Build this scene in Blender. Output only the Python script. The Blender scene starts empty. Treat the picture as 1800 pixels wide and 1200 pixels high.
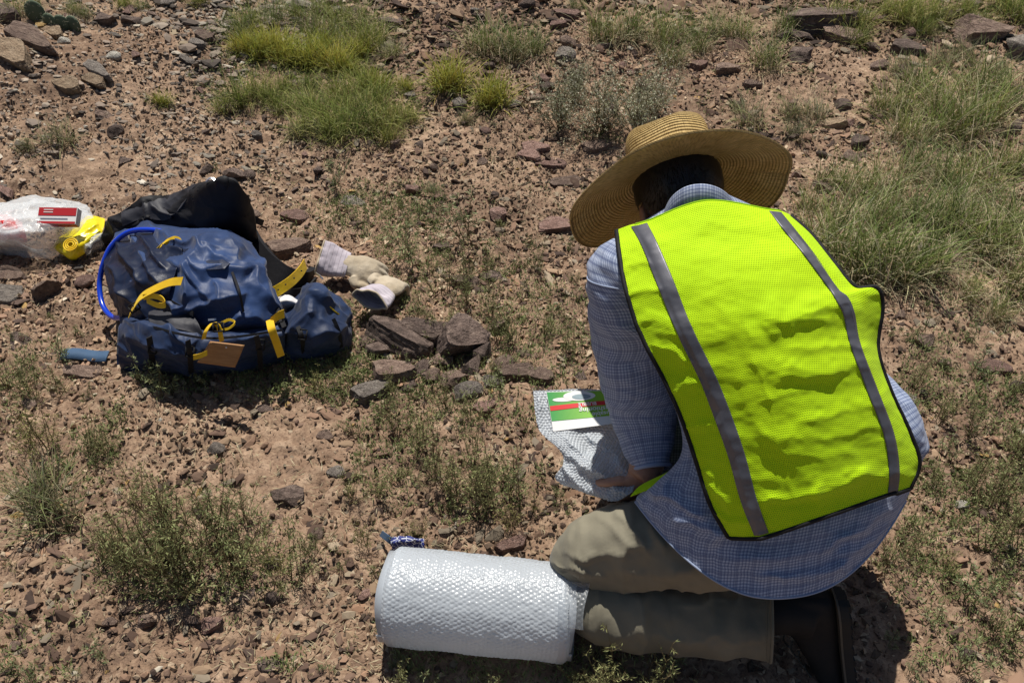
import bpy, math, random
import numpy as np
from mathutils import Vector

random.seed(7)
RNG = np.random.default_rng(11)
SC = bpy.context.scene
COL = SC.collection

# ------------------------------------------------------------------ camera, sky, sun, exposure
CAM_H, PITCH, FPX = 1.6, math.radians(40), 1559.0
cam_d = bpy.data.cameras.new('camera')
cam = bpy.data.objects.new('camera', cam_d)
COL.objects.link(cam)
cam.location = (0, 0, CAM_H)
cam.rotation_euler = (math.radians(90) - PITCH, 0, 0)
cam_d.sensor_width = 36
cam_d.lens = 36 * FPX / 1800
cam_d.clip_start = 0.05
cam_d.clip_end = 500
SC.camera = cam

SUN_EL, SUN_AZ = math.radians(67), math.radians(-8)
world = bpy.data.worlds.new('World')
SC.world = world
world.use_nodes = True
wn = world.node_tree
bg = wn.nodes['Background']
sky = wn.nodes.new('ShaderNodeTexSky')
sky.sky_type = 'NISHITA'
sky.sun_disc = False
sky.sun_elevation = SUN_EL
sky.sun_rotation = SUN_AZ
wn.links.new(sky.outputs[0], bg.inputs[0])
bg.inputs[1].default_value = 0.05

sun_d = bpy.data.lights.new('sun', 'SUN')
sun_d.energy = 5.0
sun_d.angle = math.radians(0.5)
sun_d.color = (1.0, 0.95, 0.86)
sun = bpy.data.objects.new('sun', sun_d)
COL.objects.link(sun)
to_sun = Vector((math.sin(SUN_AZ) * math.cos(SUN_EL), math.cos(SUN_AZ) * math.cos(SUN_EL), math.sin(SUN_EL)))
sun.rotation_euler = to_sun.to_track_quat('Z', 'Y').to_euler()
sun.location = (0, 0, 5)

SC.view_settings.view_transform = 'Standard'
SC.view_settings.look = 'None'
SC.view_settings.gamma = 1
SC.view_settings.exposure = 0.1
SC.view_settings.use_curve_mapping = False
SC.cycles.max_bounces = 8
SC.cycles.diffuse_bounces = 2
SC.cycles.transparent_max_bounces = 12

# ------------------------------------------------------------------ noise and geometry helpers
def _hash(ix, iy, iz, seed):
    h = (ix.astype(np.int64) * 374761393 + iy.astype(np.int64) * 668265263 + iz.astype(np.int64) * 2147483647 + seed * 974711) & 0xffffffff
    h = ((h ^ (h >> 13)) * 1274126177) & 0xffffffff
    h = ((h ^ (h >> 16)) * 2246822519) & 0xffffffff
    return ((h ^ (h >> 15)) & 0xffffff) / float(0xffffff) * 2 - 1

def vnoise(p, scale=1.0, seed=0):
    p = np.asarray(p, float) * scale
    i = np.floor(p)
    f = p - i
    f = f * f * f * (f * (f * 6 - 15) + 10)
    i = i.astype(np.int64)
    out = 0
    for dx in (0, 1):
        wx = f[:, 0] if dx else 1 - f[:, 0]
        for dy in (0, 1):
            wy = f[:, 1] if dy else 1 - f[:, 1]
            for dz in (0, 1):
                wz = f[:, 2] if dz else 1 - f[:, 2]
                out = out + wx * wy * wz * _hash(i[:, 0] + dx, i[:, 1] + dy, i[:, 2] + dz, seed)
    return out

def fbm(p, scale, seed=0, octaves=3, gain=0.5):
    a, s, t = 1.0, 0, 0
    for k in range(octaves):
        s = s + a * vnoise(p, scale * (2.03 ** k), seed + 17 * k)
        t += a
        a *= gain
    return s / t

def ridged(p, scale, seed=0, octaves=3, gain=0.5):
    a, s, t = 1.0, 0, 0
    for k in range(octaves):
        s = s + a * (1 - 2.2 * np.abs(vnoise(p, scale * (1.9 ** k), seed + 31 * k)))
        t += a
        a *= gain
    return s / t

FW = np.array([0, math.cos(PITCH), -math.sin(PITCH)])
DN = np.array([0, -math.sin(PITCH), -math.cos(PITCH)])
RT = np.array([1.0, 0, 0])
CP = np.array([0, 0, CAM_H])

def dirs(px, py):
    px, py = np.asarray(px, float), np.asarray(py, float)
    return FW + ((px - 900) / FPX)[..., None] * RT + ((py - 600) / FPX)[..., None] * DN

def at_d(px, py, d):
    return CP + np.asarray(d, float)[..., None] * dirs(px, py)

def at_z(px, py, z):
    dd = dirs(px, py)
    t = (np.asarray(z, float) - CAM_H) / dd[..., 2]
    return CP + t[..., None] * dd

def ground_h(x, y):
    """smooth height of the ground"""
    x, y = np.asarray(x, float), np.asarray(y, float)
    s = np.shape(x + y)
    xx, yy = np.broadcast_to(x, s).ravel(), np.broadcast_to(y, s).ravel()
    p = np.stack([xx, yy, 0 * xx], 1)
    r = np.log1p(np.exp(np.clip((yy - 2.9) * 3, -30, 60))) / 3
    r = np.minimum(r, 200)
    h = 0.10 * r
    left = np.clip((-xx - 0.9) * 0.16, 0, 4) * np.clip((yy - 2.3) / 1.2, 0, 1)
    h = h + left
    near = 1 - np.exp(-(((xx - 0.4) / 0.9) ** 2 + ((yy - 1.1) / 0.7) ** 2)) * 0.9
    h = h + near * (0.022 * vnoise(p, 1.6, 3) + 0.014 * vnoise(p, 4.1, 5))
    h = h + 0.5 * vnoise(p, 0.12, 8) * np.clip((yy - 7) / 12, 0, 1) + 0.3 * vnoise(p, 0.3, 8) * np.clip((np.abs(xx) - 5) / 12, 0, 1)
    return h.reshape(s)

def ground_detail(x, y):
    p = np.stack([x, y, 0 * x], 1)
    k = np.clip(8.0 / np.maximum(np.abs(y), 1), 0.2, 1)
    r = 0.017 * fbm(p, 11, 21, 3) + 0.010 * ridged(p, 34, 23, 2)
    return r * k

def g(px, py, h=0.0):
    """point of the ground (plus h) behind a pixel of the photograph"""
    z = h
    for _ in range(14):
        q = at_z(px, py, z)
        z = 0.5 * z + 0.5 * (float(ground_h(q[0], q[1])) + h)
    q = at_z(px, py, z)
    return q

def make_mesh(name, V, F, smooth=True, uv=None, col=None):
    """F: array or list of arrays (n,k)"""
    if not isinstance(F, list):
        F = [F]
    F = [np.asarray(f, np.int32) for f in F if len(f)]
    me = bpy.data.meshes.new(name)
    V = np.asarray(V, np.float32)
    me.vertices.add(len(V))
    me.vertices.foreach_set('co', V.ravel())
    nl = sum(f.size for f in F)
    npoly = sum(len(f) for f in F)
    me.loops.add(nl)
    me.polygons.add(npoly)
    loops = np.concatenate([f.ravel() for f in F])
    me.loops.foreach_set('vertex_index', loops)
    tot = np.concatenate([np.full(len(f), f.shape[1], np.int32) for f in F])
    start = np.concatenate([[0], np.cumsum(tot)[:-1]]).astype(np.int32)
    me.polygons.foreach_set('loop_start', start)
    try:
        me.polygons.foreach_set('loop_total', tot)
    except Exception:
        pass
    me.polygons.foreach_set('use_smooth', np.full(npoly, smooth))
    if uv is not None:
        l = me.uv_layers.new(name='UVMap')
        l.data.foreach_set('uv', np.asarray(uv, np.float32)[loops].ravel())
    if col is not None:
        a = me.color_attributes.new('Col', 'FLOAT_COLOR', 'POINT')
        c = np.ones((len(V), 4), np.float32)
        c[:, :3] = col
        a.data.foreach_set('color', c.ravel())
    me.update(calc_edges=True)
    return me

def link(name, me, mat=None, parent=None):
    o = bpy.data.objects.new(name, me)
    COL.objects.link(o)
    if mat is not None and not me.materials:
        me.materials.append(mat)
    if parent is not None:
        o.parent = parent
    return o

def tag(o, label=None, cat=None, group=None, kind=None):
    if label: o['label'] = label
    if cat: o['category'] = cat
    if group: o['group'] = group
    if kind: o['kind'] = kind
    return o

def empty(name, loc=(0, 0, 0)):
    o = bpy.data.objects.new(name, None)
    COL.objects.link(o)
    o.location = loc
    o.empty_display_size = 0.05
    return o

def child(name, V, F, mat, root, **kw):
    """mesh given in world space, parented to an Empty that stands at root.location"""
    V = np.asarray(V, float) - np.array(root.location)
    return link(name, make_mesh(name, V, F, **kw), mat, root)

def grid_faces(nr, nc, wrap=False):
    r = np.arange(nr - 1)[:, None]
    c = np.arange(nc if wrap else nc - 1)[None, :]
    c2 = (c + 1) % nc
    return np.stack([r * nc + c, r * nc + c2, (r + 1) * nc + c2, (r + 1) * nc + c], -1).reshape(-1, 4)

def merge(parts):
    """join (V, F) pairs with one face size"""
    Vs, Fs, o = [], [], 0
    for V, F in parts:
        Vs.append(V)
        Fs.append(np.asarray(F) + o)
        o += len(V)
    return np.concatenate(Vs), np.concatenate(Fs)

def cap_tube(V, nr, seg):
    """close both ends of a lofted tube"""
    V = np.asarray(V).reshape(nr * seg, 3)
    a = np.arange(seg); b = (a + 1) % seg
    F = grid_faces(nr, seg, True)
    n = nr * seg
    F = np.concatenate([F, np.stack([b, a, np.full(seg, n), np.full(seg, n)], 1), np.stack([a + n - seg, b + n - seg, np.full(seg, n + 1), np.full(seg, n + 1)], 1)])
    return np.concatenate([V, [V[:seg].mean(0)], [V[-seg:].mean(0)]]), F

def crom(P, n):
    """Catmull-Rom through P (k, ...) sampled at n values"""
    P = np.asarray(P, float)
    k = len(P)
    if k == 2:
        t = np.linspace(0, 1, n).reshape((-1,) + (1,) * (P.ndim - 1))
        return P[0] * (1 - t) + P[1] * t
    Q = np.concatenate([[2 * P[0] - P[1]], P, [2 * P[-1] - P[-2]]])
    t = np.linspace(0, k - 1, n)
    i = np.minimum(t.astype(int), k - 2)
    f = (t - i).reshape((-1,) + (1,) * (P.ndim - 1))
    a, b, c, d = Q[i], Q[i + 1], Q[i + 2], Q[i + 3]
    return 0.5 * (2 * b + (c - a) * f + (2 * a - 5 * b + 4 * c - d) * f * f + (3 * b - a - 3 * c + d) * f ** 3)

def surf(rows, nr, nc):
    """rows (R, C, k) -> (nr, nc, k)"""
    P = crom(np.asarray(rows, float), nr)
    return np.swapaxes(crom(np.swapaxes(P, 0, 1), nc), 0, 1)

def grid_normals(P):
    du = np.gradient(P, axis=1)
    dv = np.gradient(P, axis=0)
    n = np.cross(du, dv)
    n /= np.linalg.norm(n, axis=-1, keepdims=True) + 1e-12
    return n

def tube(path, rad, seg=10, caps=True, flat=1.0, up=(0, 0, 1)):
    path = np.asarray(path, float)
    n = len(path)
    rad = np.broadcast_to(np.asarray(rad, float), (n,))
    T = np.gradient(path, axis=0)
    T /= np.linalg.norm(T, axis=1, keepdims=True) + 1e-12
    up = np.asarray(up, float)
    A = np.cross(T, up)
    bad = np.linalg.norm(A, axis=1) < 0.1
    A[bad] = np.cross(T[bad], [1, 0, 0])
    A /= np.linalg.norm(A, axis=1, keepdims=True)
    B = np.cross(A, T)
    th = np.linspace(0, 2 * math.pi, seg, endpoint=False)
    V = path[:, None] + rad[:, None, None] * (np.cos(th)[None, :, None] * A[:, None] + flat * np.sin(th)[None, :, None] * B[:, None])
    V = V.reshape(-1, 3)
    F = grid_faces(n, seg, True)
    if caps:
        V = np.concatenate([V, [path[0], path[-1]]])
        a = np.arange(seg)
        b = (a + 1) % seg
        c0, c1 = n * seg, n * seg + 1
        F = np.concatenate([F, np.stack([b, a, np.full(seg, c0), np.full(seg, c0)], 1), np.stack([a + (n - 1) * seg, b + (n - 1) * seg, np.full(seg, c1), np.full(seg, c1)], 1)])
        # degenerate quads become triangles: handled by tri_split
    return V, F

def fix_faces(F):
    F = np.asarray(F)
    if F.shape[1] != 4:
        return [F]
    deg = F[:, 2] == F[:, 3]
    return [F[~deg], F[deg][:, :3]]

def ellipsoid(c, r, M=None, nu=24, nv=16):
    u = np.linspace(0, 2 * math.pi, nu, endpoint=False)
    v = np.linspace(0.001, math.pi - 0.001, nv)
    P = np.stack([np.sin(v)[:, None] * np.cos(u), np.sin(v)[:, None] * np.sin(u), np.cos(v)[:, None] + 0 * u], -1) * np.asarray(r)
    P = P.reshape(-1, 3)
    if M is not None:
        P = P @ np.asarray(M)
    return P + np.asarray(c), grid_faces(nv, nu, True)[:, ::-1]

def fused(name, parts, voxel, mat, root, smooth_iter=4):
    """one continuous surface from overlapping pieces"""
    V, F = merge(parts)
    me = make_mesh('tmp', V, fix_faces(F))
    o = bpy.data.objects.new('tmp', me)
    COL.objects.link(o)
    m = o.modifiers.new('r', 'REMESH')
    m.mode = 'VOXEL'
    m.voxel_size = voxel
    m.use_smooth_shade = True
    s = o.modifiers.new('s', 'SMOOTH')
    s.iterations = smooth_iter
    s.factor = 0.5
    dg = bpy.context.evaluated_depsgraph_get()
    me2 = bpy.data.meshes.new_from_object(o.evaluated_get(dg))
    bpy.data.objects.remove(o)
    co = np.empty(len(me2.vertices) * 3, np.float32)
    me2.vertices.foreach_get('co', co)
    co = co.reshape(-1, 3)
    return me2, co

def set_co(me, co):
    me.vertices.foreach_set('co', np.asarray(co, np.float32).ravel())
    me.update()

def ribbon(path, width, side, thick=0.0016):
    """flat strap with thickness: path (n,3), side (n,3) unit vectors"""
    path = np.asarray(path, float)
    side = np.asarray(side, float)
    if side.ndim == 1:
        side = np.broadcast_to(side, path.shape)
    width = np.broadcast_to(np.asarray(width, float), (len(path),))[:, None]
    T = np.gradient(path, axis=0)
    N = np.cross(T, side)
    N /= np.linalg.norm(N, axis=1, keepdims=True) + 1e-9
    S = side / (np.linalg.norm(side, axis=1, keepdims=True) + 1e-9)
    h = thick / 2
    q = np.stack([path - S * width / 2 - N * h, path + S * width / 2 - N * h, path + S * width / 2 + N * h, path - S * width / 2 + N * h], 1)
    n = len(path)
    V = q.reshape(-1, 3)
    F = grid_faces(n, 4, True)
    F = np.concatenate([F, [[3, 2, 1, 0], [(n - 1) * 4, (n - 1) * 4 + 1, (n - 1) * 4 + 2, (n - 1) * 4 + 3]]])
    return V, F

def thick_grid(P, thick):
    """closed sheet from a grid of points (nr,nc,3)"""
    nr, nc = P.shape[:2]
    N = grid_normals(P)
    A = (P + N * thick / 2).reshape(-1, 3)
    B = (P - N * thick / 2).reshape(-1, 3)
    F = grid_faces(nr, nc)
    o = nr * nc
    b = list(range(nc)) + [r * nc + nc - 1 for r in range(1, nr)] + [(nr - 1) * nc + c for c in range(nc - 2, -1, -1)] + [r * nc for r in range(nr - 2, 0, -1)]
    b = np.array(b)
    b2 = np.roll(b, -1)
    E = np.stack([b2, b, b + o, b2 + o], 1)
    return np.concatenate([A, B]), np.concatenate([F, F[:, ::-1] + o, E])

# ------------------------------------------------------------------ materials
class MT:
    def __init__(self, name):
        self.m = bpy.data.materials.new(name)
        self.m.use_nodes = True
        self.t = self.m.node_tree
        self.b = self.t.nodes['Principled BSDF']
        self.out = self.t.nodes['Material Output']
    def n(self, typ, **kw):
        nd = self.t.nodes.new(typ)
        for k, v in kw.items():
            if k.startswith('_'):
                setattr(nd, k[1:], v)
            else:
                nd.inputs[k.replace('__', ' ')].default_value = v
        return nd
    def l(self, a, b):
        self.t.links.new(a, b)
    def coord(self, kind='Object'):
        return self.n('ShaderNodeTexCoord').outputs[kind]
    def noise(self, vec, scale, detail=4, rough=0.55, dist=0):
        nd = self.n('ShaderNodeTexNoise')
        nd.inputs['Scale'].default_value = scale
        nd.inputs['Detail'].default_value = detail
        nd.inputs['Roughness'].default_value = rough
        nd.inputs['Distortion'].default_value = dist
        if vec is not None: self.l(vec, nd.inputs['Vector'])
        return nd.outputs['Fac']
    def ramp(self, fac, stops):
        nd = self.n('ShaderNodeValToRGB')
        e = nd.color_ramp.elements
        while len(e) < len(stops): e.new(0.5)
        for el, (p, c) in zip(e, stops):
            el.position = p
            el.color = (*c, 1) if len(c) == 3 else c
        self.l(fac, nd.inputs[0])
        return nd.outputs[0]
    def mix(self, fac, a, b, mode='MIX'):
        nd = self.n('ShaderNodeMix', _data_type='RGBA', _blend_type=mode)
        for s, v in ((nd.inputs[0], fac), (nd.inputs[6], a), (nd.inputs[7], b)):
            if isinstance(v, (int, float)): s.default_value = v
            elif isinstance(v, tuple): s.default_value = (*v, 1)
            else: self.l(v, s)
        return nd.outputs[2]
    def math(self, op, a, b=None, c=None):
        nd = self.n('ShaderNodeMath', _operation=op)
        for i, v in enumerate((a, b, c)):
            if v is None: continue
            if isinstance(v, (int, float)): nd.inputs[i].default_value = v
            else: self.l(v, nd.inputs[i])
        return nd.outputs[0]
    def bump(self, h, strength=0.5, dist=0.005, normal=None):
        nd = self.n('ShaderNodeBump')
        nd.inputs['Strength'].default_value = strength
        nd.inputs['Distance'].default_value = dist
        self.l(h, nd.inputs['Height'])
        if normal is not None: self.l(normal, nd.inputs['Normal'])
        return nd.outputs[0]
    def set(self, color=None, rough=None, normal=None, **kw):
        b = self.b
        if color is not None:
            if isinstance(color, tuple): b.inputs['Base Color'].default_value = (*color, 1)
            else: self.l(color, b.inputs['Base Color'])
        if rough is not None:
            if isinstance(rough, (int, float)): b.inputs['Roughness'].default_value = rough
            else: self.l(rough, b.inputs['Roughness'])
        if normal is not None: self.l(normal, b.inputs['Normal'])
        for k, v in kw.items():
            b.inputs[k.replace('__', ' ')].default_value = v
        return self
    def add_translucent(self, color, fac):
        tr = self.n('ShaderNodeBsdfTranslucent')
        if isinstance(color, tuple): tr.inputs[0].default_value = (*color, 1)
        else: self.l(color, tr.inputs[0])
        mx = self.n('ShaderNodeMixShader')
        mx.inputs[0].default_value = fac
        self.l(self.b.outputs[0], mx.inputs[1])
        self.l(tr.outputs[0], mx.inputs[2])
        self.l(mx.outputs[0], self.out.inputs[0])
        return self

def soil_mat():
    m = MT('soil')
    c = m.coord()
    n1 = m.noise(c, 2.2, 5)
    n2 = m.noise(c, 22, 6, 0.65)
    n3 = m.noise(c, 120, 4, 0.7)
    a = m.ramp(n1, [(0.36, (0.155, 0.10, 0.072)), (0.5, (0.29, 0.192, 0.132)), (0.64, (0.45, 0.315, 0.22))])
    b = m.ramp(n2, [(0.3, (0.10, 0.07, 0.055)), (0.5, (0.27, 0.178, 0.12)), (0.68, (0.54, 0.40, 0.285))])
    col = m.mix(0.55, a, b)
    d = m.ramp(n3, [(0.32, (0.35, 0.3, 0.28)), (0.5, (0.95, 0.95, 0.95)), (0.7, (1.1, 1.1, 1.05))])
    col = m.mix(0.8, col, d, 'MULTIPLY')
    nb = m.bump(n2, 0.8, 0.012)
    nb = m.bump(n3, 0.9, 0.004, nb)
    m.set(col, 0.95, nb, Specular__IOR__Level=0.15)
    return m.m

def stone_mat(name, c0, c1, c2, rnd=True):
    m = MT(name)
    c = m.coord()
    n1 = m.noise(c, 1.4, 6, 0.65, 0.4)
    n2 = m.noise(c, 7, 5, 0.7)
    mp = m.n('ShaderNodeMapping')
    mp.inputs['Scale'].default_value = (1.2, 1.2, 7)
    m.l(c, mp.inputs[0])
    n3 = m.noise(mp.outputs[0], 2.2, 4, 0.6)
    col = m.ramp(n1, [(0.3, c0), (0.5, c1), (0.72, c2)])
    d = m.ramp(n2, [(0.35, (0.55, 0.52, 0.5)), (0.6, (1.05, 1.05, 1.05))])
    col = m.mix(0.8, col, d, 'MULTIPLY')
    oi = m.n('ShaderNodeObjectInfo')
    hv = m.n('ShaderNodeHueSaturation')
    m.l(col, hv.inputs['Color'])
    m.l(m.math('MULTIPLY_ADD', oi.outputs['Random'], 0.5, 0.75), hv.inputs['Value'])
    nb = m.bump(n3, 0.7, 0.05)
    nb = m.bump(n2, 0.6, 0.03, nb)
    m.set(hv.outputs[0], 0.85, nb, Specular__IOR__Level=0.3)
    return m.m

def attr_mat(name, rough=0.9, transl=0.0, var=0.0):
    m = MT(name)
    a = m.n('ShaderNodeVertexColor', _layer_name='Col')
    col = a.outputs[0]
    if var:
        oi = m.n('ShaderNodeObjectInfo')
        hv = m.n('ShaderNodeHueSaturation')
        m.l(col, hv.inputs['Color'])
        m.l(m.math('MULTIPLY_ADD', oi.outputs['Random'], var, 1 - var / 2), hv.inputs['Value'])
        m.l(m.math('MULTIPLY_ADD', oi.outputs['Random'], -0.03, 0.515), hv.inputs['Hue'])
        col = hv.outputs[0]
    m.set(col, rough, Specular__IOR__Level=0.2)
    if transl:
        m.add_translucent(col, transl)
    return m.m

def cloth_mat(name, color, color2=None, rough=0.8, weave=900, sheen=0.1, spec=0.3):
    m = MT(name)
    c = m.coord()
    n1 = m.noise(c, 9, 4)
    n2 = m.noise(c, 60, 4)
    n3 = m.noise(c, weave, 2)
    c2 = color2 or tuple(v * 0.72 for v in color)
    col = m.ramp(n1, [(0.35, c2), (0.62, color)])
    nb = m.bump(n2, 0.35, 0.003)
    nb = m.bump(n3, 0.3, 0.0006, nb)
    m.set(col, rough, nb, Sheen__Weight=sheen, Specular__IOR__Level=spec)
    return m.m

M = {}
M['soil'] = soil_mat()
M['stone_brown'] = stone_mat('brown stone', (0.16, 0.105, 0.085), (0.30, 0.21, 0.165), (0.44, 0.33, 0.26))
M['stone_red'] = stone_mat('reddish stone', (0.22, 0.13, 0.105), (0.36, 0.225, 0.185), (0.48, 0.33, 0.28))
M['stone_grey'] = stone_mat('grey stone', (0.17, 0.145, 0.13), (0.30, 0.26, 0.225), (0.44, 0.39, 0.34))
M['stone_dark'] = stone_mat('dark stone', (0.10, 0.072, 0.06), (0.21, 0.152, 0.128), (0.36, 0.275, 0.225))
M['stone_tan'] = stone_mat('tan stone', (0.28, 0.19, 0.12), (0.45, 0.33, 0.22), (0.58, 0.45, 0.32))
M['stone_white'] = stone_mat('white stone', (0.5, 0.46, 0.4), (0.66, 0.62, 0.54), (0.78, 0.75, 0.68))
M['stone_ochre'] = stone_mat('ochre stone', (0.45, 0.28, 0.1), (0.6, 0.4, 0.16), (0.7, 0.5, 0.25))
M['pebble'] = attr_mat('pebbles', 0.9)
M['plant'] = attr_mat('plant', 0.6, 0.25, 0.35)
M['yellow'] = cloth_mat('yellow webbing', (0.85, 0.56, 0.015), (0.75, 0.44, 0.01), 0.6)
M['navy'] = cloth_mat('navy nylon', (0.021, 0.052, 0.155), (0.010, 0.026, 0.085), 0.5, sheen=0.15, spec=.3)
M['navy_shade'] = cloth_mat('shaded navy nylon', (0.016, 0.036, 0.10), (0.008, 0.018, 0.055), 0.55, sheen=0.1, spec=.3)  # darker copy of the navy, shade put into pocket and lid colour
M['navy_fold_shade'] = cloth_mat('shadowed navy nylon', (0.010, 0.017, 0.045), (0.006, 0.010, 0.028), 0.42, sheen=0.0)  # near-black navy for the overlays that paint shade on the pack
M['black'] = cloth_mat('black nylon', (0.012, 0.012, 0.015), (0.007, 0.007, 0.010), 0.65, sheen=0.0)
M['charcoal'] = cloth_mat('charcoal fabric', (0.05, 0.05, 0.06), (0.03, 0.03, 0.038), 0.55, sheen=0.0)
M['khaki'] = cloth_mat('khaki trousers', (0.225, 0.205, 0.15), (0.175, 0.16, 0.118), 0.85)
M['binding'] = cloth_mat('black binding', (0.008, 0.008, 0.01), None, 0.7, sheen=0)
# ------------------------------------------------------------------ ground
def axis(dense0, dense1, step, far, grow=1.13):
    a = list(np.arange(dense0, dense1 + 1e-6, step))
    s, x = step, dense1
    hi = []
    while x < far:
        s *= grow; x += s; hi.append(x)
    s, x = step, dense0
    lo = []
    while x > -far:
        s *= grow; x -= s; lo.append(x)
    return np.array(lo[::-1] + a + hi)

gx = axis(-2.1, 2.1, 0.0095, 60)
gy = axis(0.55, 4.6, 0.0095, 60)
X, Y = np.meshgrid(gx, gy)
Z = ground_h(X, Y)
fine = ground_detail(X.ravel(), Y.ravel()).reshape(X.shape)
Z = Z + fine
me = make_mesh('ground', np.stack([X, Y, Z], -1).reshape(-1, 3), grid_faces(len(gy), len(gx)))
tag(link('ground', me, M['soil']), kind='structure')

# ------------------------------------------------------------------ loose gravel (nobody could count it)
def ico():
    t = (1 + 5 ** .5) / 2
    V = np.array([(-1, t, 0), (1, t, 0), (-1, -t, 0), (1, -t, 0), (0, -1, t), (0, 1, t), (0, -1, -t), (0, 1, -t), (t, 0, -1), (t, 0, 1), (-t, 0, -1), (-t, 0, 1)], float)
    V /= np.linalg.norm(V[0])
    F = np.array([(0, 11, 5), (0, 5, 1), (0, 1, 7), (0, 7, 10), (0, 10, 11), (1, 5, 9), (5, 11, 4), (11, 10, 2), (10, 7, 6), (7, 1, 8), (3, 9, 4), (3, 4, 2), (3, 2, 6), (3, 6, 8), (3, 8, 9), (4, 9, 5), (2, 4, 11), (6, 2, 10), (8, 6, 7), (9, 8, 1)])
    return V, F

def subdiv(V, F):
    V = list(map(tuple, V)); cache = {}; out = []
    def mid(a, b):
        k = (min(a, b), max(a, b))
        if k not in cache:
            m = np.array(V[a]) + np.array(V[b]); m /= np.linalg.norm(m)
            V.append(tuple(m)); cache[k] = len(V) - 1
        return cache[k]
    for a, b, c in F:
        x, y, z = mid(a, b), mid(b, c), mid(c, a)
        out += [(a, x, z), (x, b, y), (z, y, c), (x, y, z)]
    return np.array(V), np.array(out)

def chisel(V, rng, k, lo=0.45, hi=0.8):
    V = V.copy()
    for _ in range(k):
        n = rng.normal(size=3); n /= np.linalg.norm(n)
        d = rng.uniform(lo, hi)
        s = V @ n - d
        V -= np.clip(s, 0, None)[:, None] * n
    return V

def lowpoly_pebble(rng):
    V, F = ico()
    V = chisel(V, rng, 4, .4, .8) * (1 + rng.normal(size=(12, 1)) * 0.08)
    return V, F

def rot_rand(rng, n, tilt=0.35):
    """n random rotation matrices: free yaw, limited tilt"""
    a = rng.uniform(0, 2 * np.pi, n); b = rng.normal(0, tilt, n); c = rng.normal(0, tilt, n)
    ca, sa, cb, sb, cc, sc_ = np.cos(a), np.sin(a), np.cos(b), np.sin(b), np.cos(c), np.sin(c)
    R = np.zeros((n, 3, 3))
    Rz = np.stack([np.stack([ca, -sa, 0 * a], -1), np.stack([sa, ca, 0 * a], -1), np.stack([0 * a, 0 * a, 1 + 0 * a], -1)], 1)
    Rx = np.stack([np.stack([1 + 0 * a, 0 * a, 0 * a], -1), np.stack([0 * a, cb, -sb], -1), np.stack([0 * a, sb, cb], -1)], 1)
    Ry = np.stack([np.stack([cc, 0 * a, sc_], -1), np.stack([0 * a, 1 + 0 * a, 0 * a], -1), np.stack([-sc_, 0 * a, cc], -1)], 1)
    return Rx @ Ry @ Rz

PEB_COL = np.array([(1, 1, 1)]) * np.array([0.80]) * np.array([(0.50, 0.37, 0.27), (0.43, 0.29, 0.22), (0.33, 0.23, 0.185), (0.22, 0.15, 0.125), (0.13, 0.095, 0.085), (0.40, 0.35, 0.29), (0.66, 0.56, 0.44), (0.55, 0.36, 0.26), (0.78, 0.74, 0.66), (0.55, 0.38, 0.17)])
PEB_W = np.array([.12, .15, .17, .19, .15, .1, .05, .05, .005, .008])

def scatter_pebbles(name, n, xr, yr, smin, smax, power, seed, flat=(.35, .8), mask=None, elong=1.0):
    rng = np.random.default_rng(seed)
    # more of them per area near the lens, where they show larger
    x = rng.uniform(xr[0], xr[1], n * 2); y = yr[0] + (yr[1] - yr[0]) * rng.uniform(0, 1, n * 2) ** 1.15
    p = np.stack([x, y, 0 * x], 1)
    keep = (vnoise(p, 2.6, 77) * 0.55 + vnoise(p, 8, 78) * .5 + rng.uniform(-.6, .6, len(x))) > -0.15
    if mask is not None: keep &= mask(x, y)
    x, y = x[keep][:n], y[keep][:n]
    n = len(x)
    s = smin * (smax / smin) ** (rng.uniform(0, 1, n) ** power)
    s = s * (1 + 0.10 * np.clip(y - 2, 0, 3))
    vs = [lowpoly_pebble(rng) for _ in range(10)]
    F0 = vs[0][1]
    B = np.stack([v[0] for v in vs])[rng.integers(0, 10, n)]
    sc3 = np.stack([s * rng.uniform(.7, 1.35, n), s * rng.uniform(.6, 1.1, n), s * rng.uniform(flat[0], flat[1], n)], 1)
    sc3[:, 0] *= elong
    R = rot_rand(rng, n, 0.3)
    sl = (x < -.7) & (y > 2.2) & (rng.uniform(0, 1, n) < .8)
    an = np.radians(-32) + rng.normal(0, .3, n)
    Rs = np.zeros((n, 3, 3)); Rs[:, 0, 0] = np.cos(an); Rs[:, 0, 1] = -np.sin(an); Rs[:, 1, 0] = np.sin(an); Rs[:, 1, 1] = np.cos(an); Rs[:, 2, 2] = 1
    R[sl] = Rs[sl]
    V = np.einsum('nij,nkj->nki', R, B * sc3[:, None, :])
    z = ground_h(x, y) + ground_detail(x, y) + sc3[:, 2] * rng.uniform(.15, .7, n)
    V += np.stack([x, y, z], 1)[:, None, :]
    F = (F0[None] + (np.arange(n) * 12)[:, None, None]).reshape(-1, 3)
    col = np.array([1.04, .97, .87]) * PEB_COL[rng.choice(len(PEB_COL), n, p=PEB_W / PEB_W.sum())] * rng.uniform(.8, 1.15, (n, 1))
    col = col * (.84 + .38 * np.clip(fbm(np.stack([x, y, 0 * x], 1), 1.5, 301, 3) * 1.5, -1, 1))[:, None] * np.interp(y, [1.2, 3.2], [.98, .80])[:, None]
    gm = np.clip((-x - .5) * 2, 0, 1) * np.clip((y - 2.3) * 2, 0, 1)
    col = col * (1 - .55 * gm[:, None]) + (col.mean(1, keepdims=True) * np.array([1.05, 1.0, .88]) * 1.1) * .55 * gm[:, None]
    col = np.repeat(col, 12, 0)
    o = link(name, make_mesh(name, V.reshape(-1, 3), F, smooth=False, col=col), M['pebble'])
    return tag(o, kind='stuff')

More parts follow.
